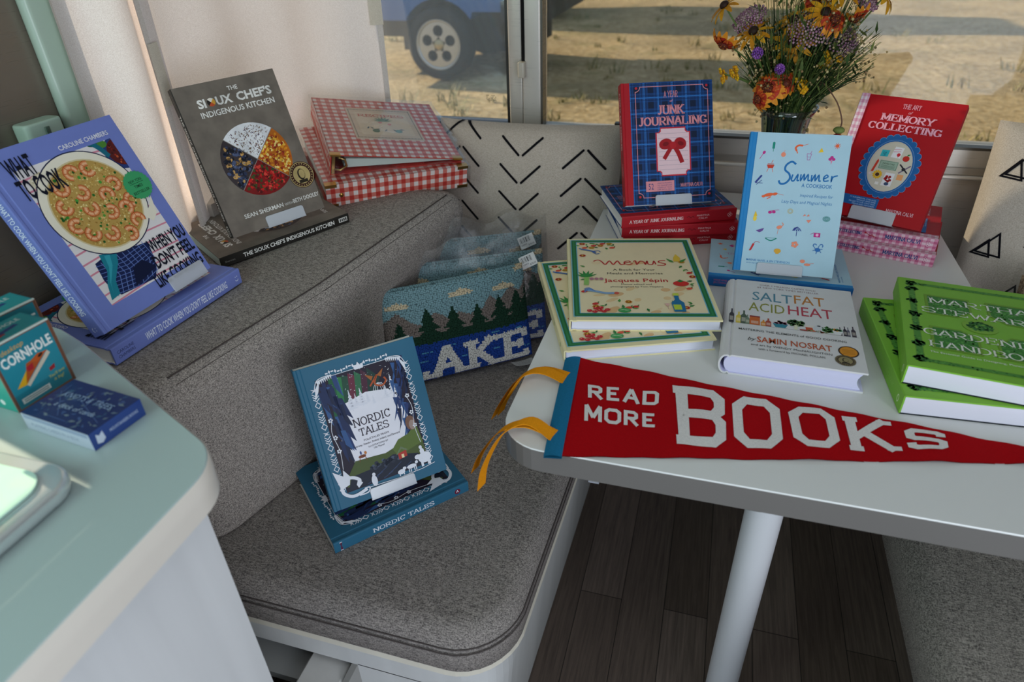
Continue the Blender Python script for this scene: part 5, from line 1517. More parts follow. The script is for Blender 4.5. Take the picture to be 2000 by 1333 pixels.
book('gardening_book', 'bright green gardening handbook, upper of the two at the right table edge', 'book', 'green gardening handbooks', .205, .2633, .0294, flatM(.2755, .8171, .7494, -.1222), GN, back='#1d2429', art=art_parterre, spart=spine_parterre, hard=False, bt=.0022, page='#dedce8')


# ---------------------------------------------------------------- gingham recipe binders in clear sleeves
def gingham(b, fn, w, h, s=9.0, c0='#efe0da', c1='#d9796c', c2='#c2382f', mat=0):
    nu, nv = int(w / s), int(h / s)
    for i in range(nu):
        for j in range(nv):
            c = (c0, c1, c2)[(i % 2) + (j % 2)]
            b.face([fn(w * (i + a) / nu, h * (j + e) / nv) for a, e in ((0, 0), (1, 0), (1, 1), (0, 1))], c, mat)


def rxyz(p, th, rx, ry):
    return Matrix.Translation(p) @ Matrix.Rotation(th, 4, 'Z') @ Matrix.Rotation(ry, 4, 'Y') @ Matrix.Rotation(rx, 4, 'X')


def recipe_label(p, w, h):
    p.R(w * .24, h * .28, w * .78, h * .84, '#d9bfa4'); p.box(w * .26, h * .31, w * .76, h * .81, 2.2, '#8a7a66'); p.R(w * .3, h * .36, w * .72, h * .76, '#e4cdb0')
    for k in range(20): p.E(w * .26 + w * .5 * k / 19, h * .31, 2.2, 2.2, '#8a7a66', n=6); p.E(w * .26 + w * .5 * k / 19, h * .81, 2.2, 2.2, '#8a7a66', n=6)
    p.S('RECIPES', w * .51, h * .68, 13, '#cf4a30', w=w * .38, al='c', wv=.2, wh=.12, sf=.1)
    for x, c in ((.42, '#5f7a64'), (.6, '#6f9a8e')): p.E(w * x, h * .43, 8, 8, c)
    for x, y in ((.48, .58), (.55, .55), (.51, .62)): p.E(w * x, h * y, 4.5, 4.5, '#d98272')
    for k in range(7): leaf(p, w * .51, h * .6, 24, .3 + k * .42, ('#7d9a78', '#56705c')[k % 2], .2)
    for k in range(6): leaf(p, w * (.36 + .05 * k), h * .46, 13, 1.2 + k, '#4d5a5c', .2)


def sleeve(b, W, D, T0, T1, e):
    b.grid(lambda u, v: (-e + (W + 2 * e) * u, -e + (D + 2 * e) * v, (T0 + (T1 - T0) * u) + .003 + .0016 * sin(u * 17 + v * 5) * sin(v * 13)), 28, 24, '#fff')
    b.grid(lambda u, v: (-e + (W + 2 * e) * u, -e - .001 * sin(u * 40), -.001 + (T0 + (T1 - T0) * u + .004) * v), 28, 4, '#fff')
    b.grid(lambda u, v: (W + e + .014 * v * sin(u * 3.0) ** 2, -e + (D + 2 * e) * u, T1 * (1 - .9 * v)), 18, 4, '#fff')
    b.grid(lambda u, v: (-e - .001 * sin(u * 30), -e + (D + 2 * e) * u, (T0 + .003) * v), 20, 3, '#fff')


BW, BD, BT = .3033, .2614, .050
M1 = rxyz((-.7402, 1.1287, .7883), .7155, .2126, .0236)
r = root('recipe_binder', 'red gingham recipe binder lying below the other one, spine towards the bench', 'binder', M1, 'red gingham recipe binders')
b = MB()
gingham(b, lambda x, y: (x / 1000, y / 1000, BT), BW * 1000, BD * 1000); gingham(b, lambda x, y: (x / 1000, 0, y / 1000), BW * 1000, BT * 1000)
b.box((0, .0003, 0), (BW, BD, .002), '#c2382f'); b.box((0, .0003, BT - .002), (BW, BD, BT - .0001), '#c2382f'); b.box((0, .0003, 0), (BW, .0022, BT), '#c2382f')
p = Pr(); recipe_label(p, BW * 1000, BD * 1000); p.emit(b, lambda x, y, h: (x / 1000, y / 1000, BT + h))
b.build('cover', PRINT, r)
b = MB(); b.box((.006, .006, .004), (BW - .006, BD - .012, BT - .004), '#dfe4e0'); b.build('page_block', PAPER, r)
for x in (-.0012, BW - .022):
    for z in (-.0006, BT - .006): b = MB(); b.box((x, -.0015, z), (x + .0235, .012, z + .0068), '#c99a4e'); b.build('brass_corner', GOLD, r)
b = MB(); b.ball((.03, -.001, BT * .5), (.005, .002, .005), '#c99a4e'); b.build('brass_rivet', GOLD, r)
b = MB(); sleeve(b, BW, BD, BT, BT, .006); b.build('clear_sleeve', SLEEVE, r)

TW_, TD, T0, T1 = .2767, .2736, .046, .0085
M2 = M1 @ Matrix.Translation((.0234, .0353, BT + .0006)) @ Matrix.Rotation(-.0712, 4, 'Z') @ Matrix.Translation((0, 0, T0)) @ Matrix.Rotation(math.atan((T0 - T1) / TW_), 4, 'Y')
r = root('recipe_binder', 'red gingham recipe binder on top in a shiny clear sleeve, rings showing', 'binder', M2 @ Matrix.Translation((0, 0, 0)), 'red gingham recipe binders')
b = MB()
gingham(b, lambda x, y: (x / 1000, y / 1000, 0), TW_ * 1000, TD * 1000)
b.box((0, .0003, -.0022), (TW_, TD, -.0001), '#c2382f')
def low(x): return -T0 + (T0 - T1) * x / TW_
b.idx([(0, 0, -T0), (TW_, 0, -T1), (TW_, TD, -T1), (0, TD, -T0), (0, 0, -T0 + .0022), (TW_, 0, -T1 + .0022), (TW_, TD, -T1 + .0022), (0, TD, -T0 + .0022)], [(0, 3, 2, 1), (4, 5, 6, 7), (0, 1, 5, 4), (1, 2, 6, 5), (2, 3, 7, 6)], '#c2382f')
gingham(b, lambda x, y: (-.0002, y / 1000, -T0 + x / 1000), T0 * 1000, TD * 1000); b.box((0, .0003, -T0), (.0022, TD, 0), '#c2382f')
p = Pr(); recipe_label(p, TW_ * 1000, TD * 1000); p.emit(b, lambda x, y, h: (x / 1000, y / 1000, h)); b.build('cover', PRINT, r)
b = MB()
b.idx([(.03, .01, -.032), (TW_ - .012, .008, -T1 + .0025), (TW_ - .012, TD - .01, -T1 + .0025), (.03, TD - .01, -.032), (.03, .01, -.012), (TW_ - .012, .008, -.0032), (TW_ - .012, TD - .01, -.0032), (.03, TD - .01, -.012)], [(0, 3, 2, 1), (4, 5, 6, 7), (0, 1, 5, 4), (1, 2, 6, 5), (2, 3, 7, 6), (3, 0, 4, 7)], '#c9d4cc'); b.build('page_block', PAPER, r)
b = MB()
b.box((.004, .004, -T0 + .003), (.010, TD - .004, -.004), '#b99a62'); b.build('ring_rail', GOLD, r)
for y in (.006, .13, .25):
    b = MB(); b.tube([(.008, y, -.034), (.022, y, -.036), (.034, y, -.026), (.030, y, -.012), (.016, y, -.008)], .0026, '#c9a86a', n=8); b.build('binder_ring', GOLD, r)
for x in (-.001, TW_ - .02): b = MB(); b.box((x, -.0012, -.003), (x + .021, .012, .0006), '#c99a4e'); b.build('brass_corner', GOLD, r)
b = MB(); sleeve(b, TW_, TD, .002, .002, .006); b.grid(lambda u, v: (TW_ * u, -.007, -T0 + (T0 - T1) * u + (T0 - (T0 - T1) * u) * v), 20, 4, '#fff'); b.build('clear_sleeve', SLEEVE, r)


# ---------------------------------------------------------------- pillows
def pil_fn(w, h, t, side=1, bow=.05, pw=.42):
    def f(x, y, k=0):
        u, v = max(-1, min(1, 2 * x / w)), max(-1, min(1, 2 * y / h - 1))
        d = t / 2 * (max(0, (1 - abs(u) ** 2.6)) * max(0, (1 - abs(v) ** 2.6))) ** pw
        bx = 1 - bow * (1 - v * v) * (1 - .3 * abs(u)) * .8
        by = 1 - bow * (1 - u * u)
        return Vector((u * w / 2 * bx, h / 2 + v * h / 2 * by, side * (d + k)))
    return f


def pillow(name, label, w, h, t, M, mat, col, nu=40, nv=40, raster=None, art=None, bow=.05, group=None, backcol=None, part='cover_fabric', pw=.42):
    r = root(name, label, 'pillow', M, group)
    b = MB()
    F, B = pil_fn(w, h, t, 1, bow, pw), pil_fn(w, h, t, -1, bow, pw)
    b.grid(lambda u, v: F((u - .5) * w, v * h), nu, nv, col, colfn=raster)
    b.grid(lambda u, v: B((.5 - u) * w, v * h), 24, 24, backcol or col)
    if art:
        p = Pr(); art(p)
        p.emit(b, lambda x, y, k: F(x / 1000, y / 1000, .0006 + k))
    b.build(part, mat, r)
    return r, F


def chevrons(p):
    ink = '#16151a'
    def bar(x0, y0, x1, y1): p.Ln([(x0 + (x1 - x0) * k / 10, y0 + (y1 - y0) * k / 10) for k in range(11)], 5.2, ink); p.E(x0, y0, 2.6, 2.6, ink, n=10); p.E(x1, y1, 2.6, 2.6, ink, n=10)
    for cx, dn, y0 in ((-150, 0, 0), (-5, 1, 30), (140, 0, 6)):
        for k in range(7):
            y = 22 + y0 + k * 61
            if y > 392: continue
            for sx in (-1, 1):
                if dn: bar(cx + sx * 5, y - 19, cx + sx * 46, y + 20)
                else: bar(cx + sx * 5, y + 20, cx + sx * 46, y - 19)


pm = frame((-.405, 1.395, .492), (1, .02, 0), (0, .22, 1))
pillow('throw_pillow', 'square linen pillow with black broken chevrons below the window frame', .43, .405, .13, pm, LINEN, '#cdc1b4', art=chevrons, bow=.03)


def triangles(p):
    ink = '#14131a'
    for x, y, s, q in ((-168, 365, 1, .1), (-60, 370, 1, .2), (40, 360, 1, 0), (-178, 210, .9, .1), (-85, 250, 1.35, .15), (30, 245, 1.2, .1), (-128, 110, 1.1, .2), (-20, 130, 1.1, .1), (-165, 30, 1, .1), (-70, 20, 1.1, .1), (80, 110, 1, .2), (120, 300, 1.1, .1)):
        for dx, dy, k in ((0, 0, 1), (-12 * s, -10 * s, .72)):
            pts = []
            P = [(x + dx - 22 * s * k, y + dy - 20 * s * k), (x + dx + 24 * s * k, y + dy - 24 * s * k), (x + dx + 12 * s * k, y + dy + 26 * s * k)]
            for i in range(3):
                a, e = P[i], P[(i + 1) % 3]
                pts += [(a[0] + (e[0] - a[0]) * t / 8, a[1] + (e[1] - a[1]) * t / 8) for t in range(8)]
            pts.append(pts[0]); p.Ln(pts, 3.6, ink)


pm = frame((.715, 1.375, .492), (.972, -.235, 0), (.02, .24, 1))
pillow('throw_pillow', 'linen pillow with black overlapping triangles at the right end of the window', .44, .44, .13, pm, LINEN, '#cfc5b9', art=triangles, bow=.03)
pm = frame((.70, 1.215, .49), (.95, -.30, 0), (.05, .22, 1))
r, F = pillow('burlap_pillow', 'coarse tan woven pillow in plastic peeking out behind the green handbooks', .30, .215, .09, pm, BURLAP, '#b59c7c', backcol='#3a342e')
b = MB(); G = pil_fn(.325, .24, .10, 1, .02); b.grid(lambda u, v: G((u - .5) * .325, v * .24 - .006) + Vector((0, .012 * sin(u * 23) * v, .003 * sin(u * 31) * sin(v * 19))), 30, 24, '#fff'); b.build('plastic_bag', BAG, r)


def lake(p):
    W, H = 300, 195
    sky, cl, mt, tr, wa, wt, hl = '#7fa0a8', '#d8c4a4', '#7d716b', '#1f3a2c', '#1f3f8c', '#d6d2cc', '#4a86a8'
    p.R(-160, -10, 160, 210, sky)
    for x, y, w in ((-118, 162, 24), (10, 168, 26), (98, 162, 24), (146, 190, 20)):
        p.P([(x - w, y - 5), (x + w, y - 3), (x + w * .8, y + 3), (x + w * .3, y + 6), (x, y + 9), (x - w * .5, y + 5), (x - w, y + 2)], cl)
    p.P([(-155, 80), (155, 80), (155, 172), (146, 166), (132, 148), (112, 160), (98, 150), (84, 134), (66, 154), (48, 128), (20, 124), (-2, 134), (-22, 124), (-48, 142), (-74, 120), (-96, 128), (-122, 152), (-140, 140), (-155, 132)], mt)
    for x, h in ((-122, 48), (-66, 66), (-14, 62), (36, 56), (84, 64), (122, 66), (154, 84)):
        spruce(p, x, 84, h, tr, 1.12, 3)
    p.R(-160, 78, 160, 100, tr); p.R(-160, -10, 160, 82, wa)
    for x, y, l in ((-88, 64, 22), (-30, 70, 18), (60, 74, 16), (-66, 24, 20), (58, 40, 14), (2, 66, 14), (128, 30, 14), (112, 72, 16), (-140, 34, 16), (-10, 40, 12), (-92, 46, 14)):
        p.R(x, y, x + l, y + 2.6, hl)
    p.S('LAKE', 2, 6, 64, wt, w=276, wv=.27, wh=.17, sf=.12, al='c', rd=True, gap=.12)


lk = Pr(); lake(lk)
def lake_raster(u, v): return lk.sample(u * 300 - 150 + rnd.uniform(-.7, .7), v * 195 + rnd.uniform(-.7, .7), '#7fa0a8')
_LR = {}
def lake_cell(u, v):
    k = (round(u * 1000), round(v * 1000))
    if k not in _LR: _LR[k] = lake_raster(u, v)
    return _LR[k]


def lake_pillow(label, c, th, tilt, bag, tagpart):
    M = frame(c, (cos(th), sin(th), 0), (-sin(th) * sin(tilt), cos(th) * sin(tilt), cos(tilt)))
    r, F = pillow('hooked_wool_pillow', label, .30, .200, .062, M, WOOL, '#7fa0a8', 106, 68, raster=lake_cell, bow=.02, group='hooked wool lake pillows', backcol='#30427a', pw=.3)
    if bag:
        b = MB(); G = pil_fn(.322, .215, .070, 1, .0, .3); Gb = pil_fn(.322, .215, .070, -1, .0, .3)
        def wr(u, v): return Vector((0, (.026 * max(0, v - .86) / .14) * (.6 + .8 * sin(u * 9 + 1) ** 2), .0012 * sin(u * 37 + v * 9) * sin(v * 23 + u * 5)))
        b.grid(lambda u, v: G((u - .5) * .325, v * .215 - .004) + wr(u, v), 40, 30, '#fff'); b.grid(lambda u, v: Gb((.5 - u) * .325, v * .215 - .004) + wr(1 - u, v), 30, 20, '#fff')
        b.build('plastic_bag', BAG, r)
        q = Pr()
        q.R(0, 0, 34, 26, '#e6e4e4')
        for k, w in enumerate((1, 2, 1, 1, 2, 1, 3, 1, 1, 2, 1)): q.R(3 + k * 2.2, 12, 3 + k * 2.2 + w * .6, 23, '#1c1c20')
        q.T('LAKE', 4, 6.5, 3, '#2c2c30', w=12); q.T('$78.00', 18, 3, 3.4, '#2c2c30', w=13)
        b = MB(); Mt = Matrix.Translation((.098, .168, .039)) @ Matrix.Rotation(.32, 4, 'Z') @ Matrix.Rotation(-.25, 4, 'X')
        q.emit(b, lambda x, y, h: Mt @ Vector((x / 1000, y / 1000, h))); b.box((0, 0, -.0004), (.034, .026, 0), '#e6e4e4', M=Mt); b.build('price_tag', PRINT, r)
    if tagpart:
        b = MB()
        def tf(u, v): return Vector((.094 + .046 * u + .004 * v, .001 - .002 * sin(PI * u), .018 + .034 * v - .006 * v * v))
        b.grid(tf, 8, 8, '#d6d6d8')
        q = Pr()
        for k in range(6): q.T(('100% WOOL FACE', 'COTTON BACK', 'POLYESTER FILL', 'SPOT CLEAN ONLY', 'DO NOT BLEACH', 'LAY FLAT TO DRY')[k], .5, .82 - k * .14, .06, '#4a4a50', w=.72, al='c')
        q.emit(b, lambda x, y, h: tf(x, 1 - y) + Vector((0, .0006 + h, 0))); b.build('care_label', LINEN, r)
    return r


d = Vector((cos(.66), sin(.66), 0)); bk = Vector((-sin(.66), cos(.66), 0))
base = Vector((-.306, 1.118, .497)) - d * .148 + bk * .012
lake_pillow('hooked wool lake and pine tree pillow in front, without a plastic bag', base, .66, .24, False, True)
d2 = Vector((cos(.5), sin(.5), 0))
lake_pillow('hooked wool lake pillow in a plastic bag, middle of the three', Vector((-.296, 1.212, .494)) - d2 * .154, .5, .20, True, False)
lake_pillow('hooked wool lake pillow in a plastic bag, rearmost of the three', Vector((-.306, 1.290, .508)) - d2 * .170, .46, .18, True, False)


# ---------------------------------------------------------------- felt pennant
def wave(x, y): return .7206 + .0016 * (1 + sin(x * 46 + .6) * cos(y * 18)) + .0012 * (1 + sin(x * 120 + y * 40)) * .5
r = root('felt_pennant', 'red felt pennant with white slab lettering along the near table edge', 'pennant', (.1, .7, .72))
PI_ = Vector((.1, .7, .72))
def pen(u, v):
    x = -.150 + .66 * u
    top = (-.151, .816)
    yt = .812 - .018 * min(1, u * 4) + (.752 - .794) * max(0, (u - .25) / .62)
    yb = .597 + (.744 - .597) * min(1.06, u / .97)
    x = x + .020 * (1 - v) * (1 - u)
    y = yb + (yt - yb) * v
    return x, y
def penw(u, v, h=0):
    x, y = pen(u, v)
    return Vector((x, y, wave(x, y) + h)) - PI_
b = MB()
b.grid(lambda u, v: penw(u, v), 120, 26, '#a80b13'); b.grid(lambda u, v: penw(u, v, -.0012), 60, 2, '#8c0a12')
p = Pr()
Wt = '#dcd8d6'
def pq(s, quad, **k):
    """lettering set into a quadrilateral given by its corners (tl, tr, br, bl) on the cloth"""
    q = Pr(); q.S(s, 0, 0, 1, Wt, w=1, **k)
    (ax, ay), (bx, by), (cx, cy), (dx, dy) = quad
    for l, polys, c in q.it:
        for po in polys:
            f = []
            for u, v in po:
                f.append(((ax * (1 - u) + bx * u) * v + (dx * (1 - u) + cx * u) * (1 - v), (ay * (1 - u) + by * u) * v + (dy * (1 - u) + cy * u) * (1 - v)))
            n, m = 8, 3
            P_ = lambda i, j: tuple((f[0][k] * (1 - i / n) + f[1][k] * i / n) * (1 - j / m) + (f[3][k] * (1 - i / n) + f[2][k] * i / n) * j / m for k in (0, 1))
            for i in range(n):
                for j in range(m):
                    b.face([Vector((x, y, wave(x, y) + .0009)) - PI_ for x, y in (P_(i, j), P_(i + 1, j), P_(i + 1, j + 1), P_(i, j + 1))], c)
blk = dict(rd=False, gap=.0)
for s, qd in (('B', [(-.012, .776), (.056, .776), (.060, .660), (.004, .652)]), ('O', [(.068, .772), (.126, .773), (.129, .677), (.074, .668)]), ('O', [(.138, .766), (.193, .769), (.196, .695), (.144, .685)]), ('K', [(.203, .762), (.265, .764), (.266, .708), (.206, .695)]), ('S', [(.274, .753), (.321, .758), (.318, .724), (.275, .712)])):
    pq(s, qd, wv=.24 if s != 'K' else .2, wh=.14 if s != 'S' else .19, sf=.06, **blk)
pq('READ', [(-.127, .746), (-.029, .756), (-.027, .726), (-.121, .716)], wv=.225, wh=.2, sf=0, rd=False, gap=.14)
pq('MORE', [(-.122, .700), (-.027, .708), (-.024, .680), (-.116, .667)], wv=.225, wh=.2, sf=0, rd=False, gap=.14)
b.build('pennant_cloth', FELT, r)
b = MB(); b.grid(lambda u, v: Vector((-.172 + .022 * u + .021 * (1 - v), .590 + .222 * v + .004 * u, .7245 + .0022 * sin(PI * u) + (0 if v > .05 else -.001))) - PI_, 8, 20, '#1f6a90')
b.grid(lambda u, v: Vector((-.172 + .022 * u + .021 * (1 - v), .590 + .222 * v + .004 * u, .7205)) - PI_, 2, 2, '#1f6a90'); b.build('header_strip', FELT, r)
for pts in ([(-.158, .758, .726), (-.195, .757, .731), (-.222, .735, .728), (-.240, .70, .705), (-.246, .688, .69)], [(-.158, .748, .725), (-.19, .75, .735), (-.215, .735, .734), (-.232, .70, .712), (-.236, .686, .70)],
            [(-.146, .630, .726), (-.182, .634, .733), (-.212, .617, .731), (-.232, .594, .708), (-.238, .580, .69)], [(-.146, .626, .725), (-.18, .634, .738), (-.206, .606, .736), (-.222, .577, .706), (-.224, .562, .68)]):
    b = MB(); S_ = spline(pts, 6)
    b.loft([[Vector(q) - PI_ + Vector((o * .3, o, dz)) for o, dz in ((-.0085, -.0007), (.0085, -.0007), (.0085, .0007), (-.0085, .0007))] for q in S_], '#d98a16', caps=True, smooth=False)
    b.build('felt_tie', FELT, r)


# ---------------------------------------------------------------- small boxes on the worktop
def corn_face(p):
    p.R(0, 0, 63.6, 76, '#7a5240'); p.R(2.4, 2.4, 61.2, 73.6, '#1f7f90'); p.R(2.4, 18, 61.2, 55, '#2a8ea0')
    p.T('desktop', 8, 62.5, 5.4, '#e0a93a', w=24, shear=.3, rot=.05); p.T('CORNHOLE', 5, 49, 10.5, '#f0f2ee', w=54, bold=.03, rot=.03)
    p.P([(8, 24), (18, 23), (40, 42), (31, 44)], '#e8b020'); p.P([(18, 23), (20, 20), (52, 42), (50, 46)], '#d8cdb8'); p.P([(26, 44), (50, 47), (18, 24), (22, 34)], '#b5531f'); p.P([(36, 40), (50, 46), (40, 48), (30, 44)], '#c45a20'); p.E(42, 45, 3, 1.6, '#3a1c10', .4)
    p.P([(24, 40), (32, 42), (31, 35), (25, 35)], '#b3222c'); p.P([(44, 27), (51, 29), (50, 24), (44, 23)], '#a3222c')
    p.T("You'll toss", 40, 16, 3.4, '#e0d25a', w=18, shear=.2, rot=.05); p.T("it big!", 44, 11, 3.4, '#e0d25a', w=11, shear=.2)
    p.R(7, 6, 38, 12, '#e4e6e0')
    for k in range(2): p.R(9, 7.4 + k * 2.2, 36, 8.3 + k * 2.2, '#5c6a66')


def corn_top(p):
    p.R(0, 0, 63.6, 40, '#1c8a92'); p.R(2, 2, 61.6, 38, '#22959a'); p.T('CORNHOLE', 8, 26, 6.5, '#e8eee8', w=46); p.P([(10, 8), (28, 12), (26, 17), (9, 13)], '#a3222c'); p.P([(24, 14), (46, 18), (44, 23), (26, 20)], '#20407c')


def corn_box(label, M):
    r = root('game_box', label, 'box', M, 'tabletop game boxes')
    b = MB(); w, h, d = .0636, .076, .040
    b.box((0, 0, -d), (w, h, 0), '#17a08e')
    p = Pr(); corn_face(p); p.emit(b, lambda x, y, k: (x / 1000, y / 1000, k))
    p = Pr(); corn_top(p); p.emit(b, lambda x, y, k: (x / 1000, h + k, -y / 1000))
    p = Pr(); p.E(20, 9, 3.4, 3.4, '#e4ece8'); p.R(9, 20, 11, 60, '#bfe4dc'); p.emit(b, lambda x, y, k: (-k, y / 1000, -d + x / 1000))
    b.build('carton', CARD, r)
    b = MB()
    for q in ((0, 0), (w, 0)): b.box((q[0] - .0008, 0, -.0008), (q[0] + .0008, h, .0008), '#7a5240')
    b.box((0, h - .0008, -.0008), (w, h + .0009, .0009), '#cfd8d0'); b.build('edge_trim', CARD, r)
    return r


cm = frame((-.6405, .363, .8703), (cos(1.4848), sin(1.4848), 0), (0, 0, 1))
corn_box('turquoise cornhole game box standing in front beside the blue card deck', cm)
corn_box('turquoise cornhole game box standing behind the front one', frame((-.695, .394, .8703), (cos(1.44), sin(1.44), 0), (0, 0, 1)))
corn_box('turquoise cornhole game box on top of the front one, cut by the picture edge', frame((-.648, .312, .9473), (cos(1.5), sin(1.5), 0), (0, 0, 1)))
r = root('card_deck', 'dark blue boxed card deck lying on the worktop near the cornhole boxes', 'card box', frame((-.6115, .3465, .8703), (.105, -.012, 0), (.012, .105, 0)))
b = MB(); w, d_, h = .0935, .0585, .0195
b.box((0, 0, 0), (w, d_, h), '#2a4488')
p = Pr(); p.R(0, 0, 93.5, 58.5, '#1f3163'); rn = random.Random(3)
for k in range(70):
    p.Ln(spline([(rn.uniform(3, 90), rn.uniform(3, 55)) for _ in range(1)] * 1 + [(rn.uniform(6, 88), rn.uniform(5, 53))]), .7, '#4a6296') if k % 9 == 0 else leaf(p, rn.uniform(5, 88), rn.uniform(5, 53), rn.uniform(4, 9), rn.random() * 6, rn.choice(['#41598c', '#5d6f86', '#3a5a7c', '#6f7f8c']), .25)
p.T('KNOTS & TREES', 47, 34, 7, '#8fa6c8', w=66, al='c', shear=.2); p.T('a deck of cards', 47, 20, 6, '#9fb4d0', w=54, al='c', shear=.2)
p.emit(b, lambda x, y, k: (x / 1000, y / 1000, h + k))
p = Pr(); p.R(0, 0, 93.5, 19.5, '#b9c4d4'); p.R(2, 14, 91, 18.5, '#8fa0bc'); p.T('PLAYING CARDS IN A BOX', 10, 6, 4, '#7688a8', w=66); p.emit(b, lambda x, y, k: (x / 1000, -k, y / 1000))
p = Pr(); p.R(0, 0, 58.5, 19.5, '#2a4488'); p.P([(5, 5), (10, 3), (14, 6), (13, 15), (9, 12), (6, 15)], '#cfd8e8'); p.T('MOUNTAINEERS BOOKS', 20, 8, 3.4, '#c3cfe4', w=32); p.emit(b, lambda x, y, k: (w + k, x / 1000, y / 1000))
b.build('carton', CARD, r)


# ================================================================ flowers in the glass vase
VX, VY = .121, 1.352
r = root('flower_vase', 'clear flared glass vase of wildflowers behind the pale blue summer cookbook', 'vase', (VX, VY, .72))
b = MB()
prof = [(.0, .0), (.033, .0), (.036, .006), (.034, .06), (.033, .12), (.036, .19), (.045, .235), (.0535, .252), (.0515, .2515), (.043, .232), (.0335, .188), (.031, .12), (.031, .012), (.0, .01)]
b.lathe(prof, '#ffffff', n=40); b.build('glass_body', VASE, r)
b = MB(); b.lathe([(0, .0105), (.0305, .0125), (.0305, .11), (0, .11)], '#ffffff', n=32); b.build('water', clear('vase_water', '#d8ddc8', .6, .02), r)


def dirframe(p, d):
    d = Vector(d).normalized()
    x = d.cross(Vector((0, 0, 1)))
    if x.length < .1: x = d.cross(Vector((1, 0, 0)))
    return frame(p, x, d.cross(x).normalized() if False else d.cross(x)) if False else Matrix.LocRotScale(Vector(p), d.to_track_quat('Z', 'Y'), None)


def stem_to(head, d, r0=.0015, bend=.3, col='#5d7436', base=None):
    base = base or Vector((VX + rnd.uniform(-.014, .014), VY + rnd.uniform(-.014, .014), .745))
    neck = Vector((VX + (head.x - VX) * .14, VY + (head.y - VY) * .14, .955))
    pts = spline([base, neck * .7 + base * .3, neck, neck * .45 + head * .55 + Vector((0, 0, .008)) - Vector(d) * .01, head], 6)
    b = MB(); b.tube(pts, r0, col, n=5)
    return b


def petals(b, n, L, w, lift, droop, cols, tipcol=None, jit=.12, r0=.0):
    """ring of tapering petals around +z"""
    for k in range(n):
        a = 2 * PI * k / n + rnd.uniform(-jit, jit)
        l = L * rnd.uniform(.85, 1.1)
        ca, sa = cos(a), sin(a)
        S = 6
        rows = []
        tw = rnd.uniform(-.25, .25)
        for i in range(S + 1):
            t = i / S
            q = r0 + l * t
            z = lift * l * t - droop * l * t * t
            hw = w * (.35 + 1.3 * t - 1.45 * t * t * t) * .5 + .0003
            rows.append([Vector((q * ca - s * hw * sa, q * sa + s * hw * ca, z + abs(s) * hw * .25 + s * hw * tw)) for s in (-1, 0, 1)])
        c = rnd.choice(cols)
        vs = [v for row in rows for v in row]
        fs, cc = [], []
        for i in range(S):
            for j in (0, 1):
                fs.append((i * 3 + j, i * 3 + j + 1, i * 3 + j + 4, i * 3 + j + 3))
                cc.append(tipcol if (tipcol and i > 3) else c)
        b.idx(vs, fs, c, 0, True, cc)


def flower(kind, label, pos, d, size=1.0, group='wildflowers in the glass vase', stem=True, base=None):
    pos = Vector(pos); d = Vector(d).normalized()
    M = dirframe(pos, d)
    r = root(*{'susan': ('black_eyed_susan', label, 'flower'), 'blanket': ('blanket_flower', label, 'flower'), 'yarrow': ('yarrow_flower', label, 'flower'), 'violet': ('violet_flower', label, 'flower'), 'spray': ('yellow_flower_sprig', label, 'flower')}[kind], M, group)
    if kind == 'susan':
        b = MB(); petals(b, 11, .030 * size, .0095 * size, .12, .35, ['#c98d12', '#bf7f12', '#d49a18'], r0=.004); b.build('petals', PETAL, r)
        b = MB(); b.ball((0, 0, .003), (.0085 * size, .0085 * size, .0065 * size), '#2c1a10', n=12, m=7); b.build('flower_centre', PETAL, r)
    elif kind == 'blanket':
        b = MB(); petals(b, 13, .024 * size, .0125 * size, .35, .75, ['#b3331a', '#c4471c', '#a32a18'], '#d98a24', r0=.004); petals(b, 9, .017 * size, .010 * size, .6, .7, ['#8c2416', '#b3401c'], '#c9641e', r0=.003); b.build('petals', PETAL, r)
        b = MB(); b.ball((0, 0, .003), (.009 * size, .009 * size, .006 * size), '#5d2414', n=12, m=6)
        for k in range(30): a = k * 2.4; q = .0085 * size * math.sqrt(k / 30); b.ball((q * cos(a), q * sin(a), .0085 * size - k * .00012), .0011, ('#7d3a1c', '#3a1a10', '#b5762c')[k % 3], n=5, m=3)
        b.build('flower_centre', PETAL, r)
    elif kind == 'yarrow':
        b = MB()
        for k in range(130):
            a = k * 2.4; q = .031 * size * math.sqrt(k / 130)
            z = -.25 * q * q / .03 + rnd.uniform(-.001, .001)
            b.ball((q * cos(a), q * sin(a), z), rnd.uniform(.0016, .0026), rnd.choice(['#9a6f86', '#b08a98', '#8c5f78', '#a8838c', '#c2a2a4']), n=6, m=4)
        b.build('floret_cluster', PETAL, r)
        b = MB()
        for k in range(14):
            a = k * 2.4; q = .027 * size * math.sqrt(k / 14); b.tube([(0, 0, -.022), (q * .5 * cos(a), q * .5 * sin(a), -.012), (q * cos(a), q * sin(a), -.003)], .0006, '#6c7048', n=4)
        b.build('flower_stalks', LEAF, r)
    elif kind == 'violet':
        b = MB()
        for k in range(60):
            t = k / 60; a = k * 2.4; q = .0085 * size * sin(PI * (.15 + .8 * t))
            b.ball((q * cos(a), q * sin(a), .018 * size * t), (.0018, .0018, .0026), rnd.choice(['#8a4fa8', '#a068b8', '#74409a']), n=5, m=3)
        b.build('petals', PETAL, r)
    else:
        b = MB()
        for k in range(6):
            o = Vector((rnd.uniform(-.012, .012), rnd.uniform(-.012, .012), rnd.uniform(-.012, .006)))
            for q in range(5): b.ball(o + Vector((.004 * cos(q * 1.26), .004 * sin(q * 1.26), 0)), (.0035, .0035, .0016), rnd.choice(['#e0b01c', '#d89a1a']), n=6, m=3)
        b.build('petals', PETAL, r)
    if stem:
        s = stem_to(pos - d * .002, d, base=base)
        s.build('stem', LEAF, r, M.inverted())
    return r


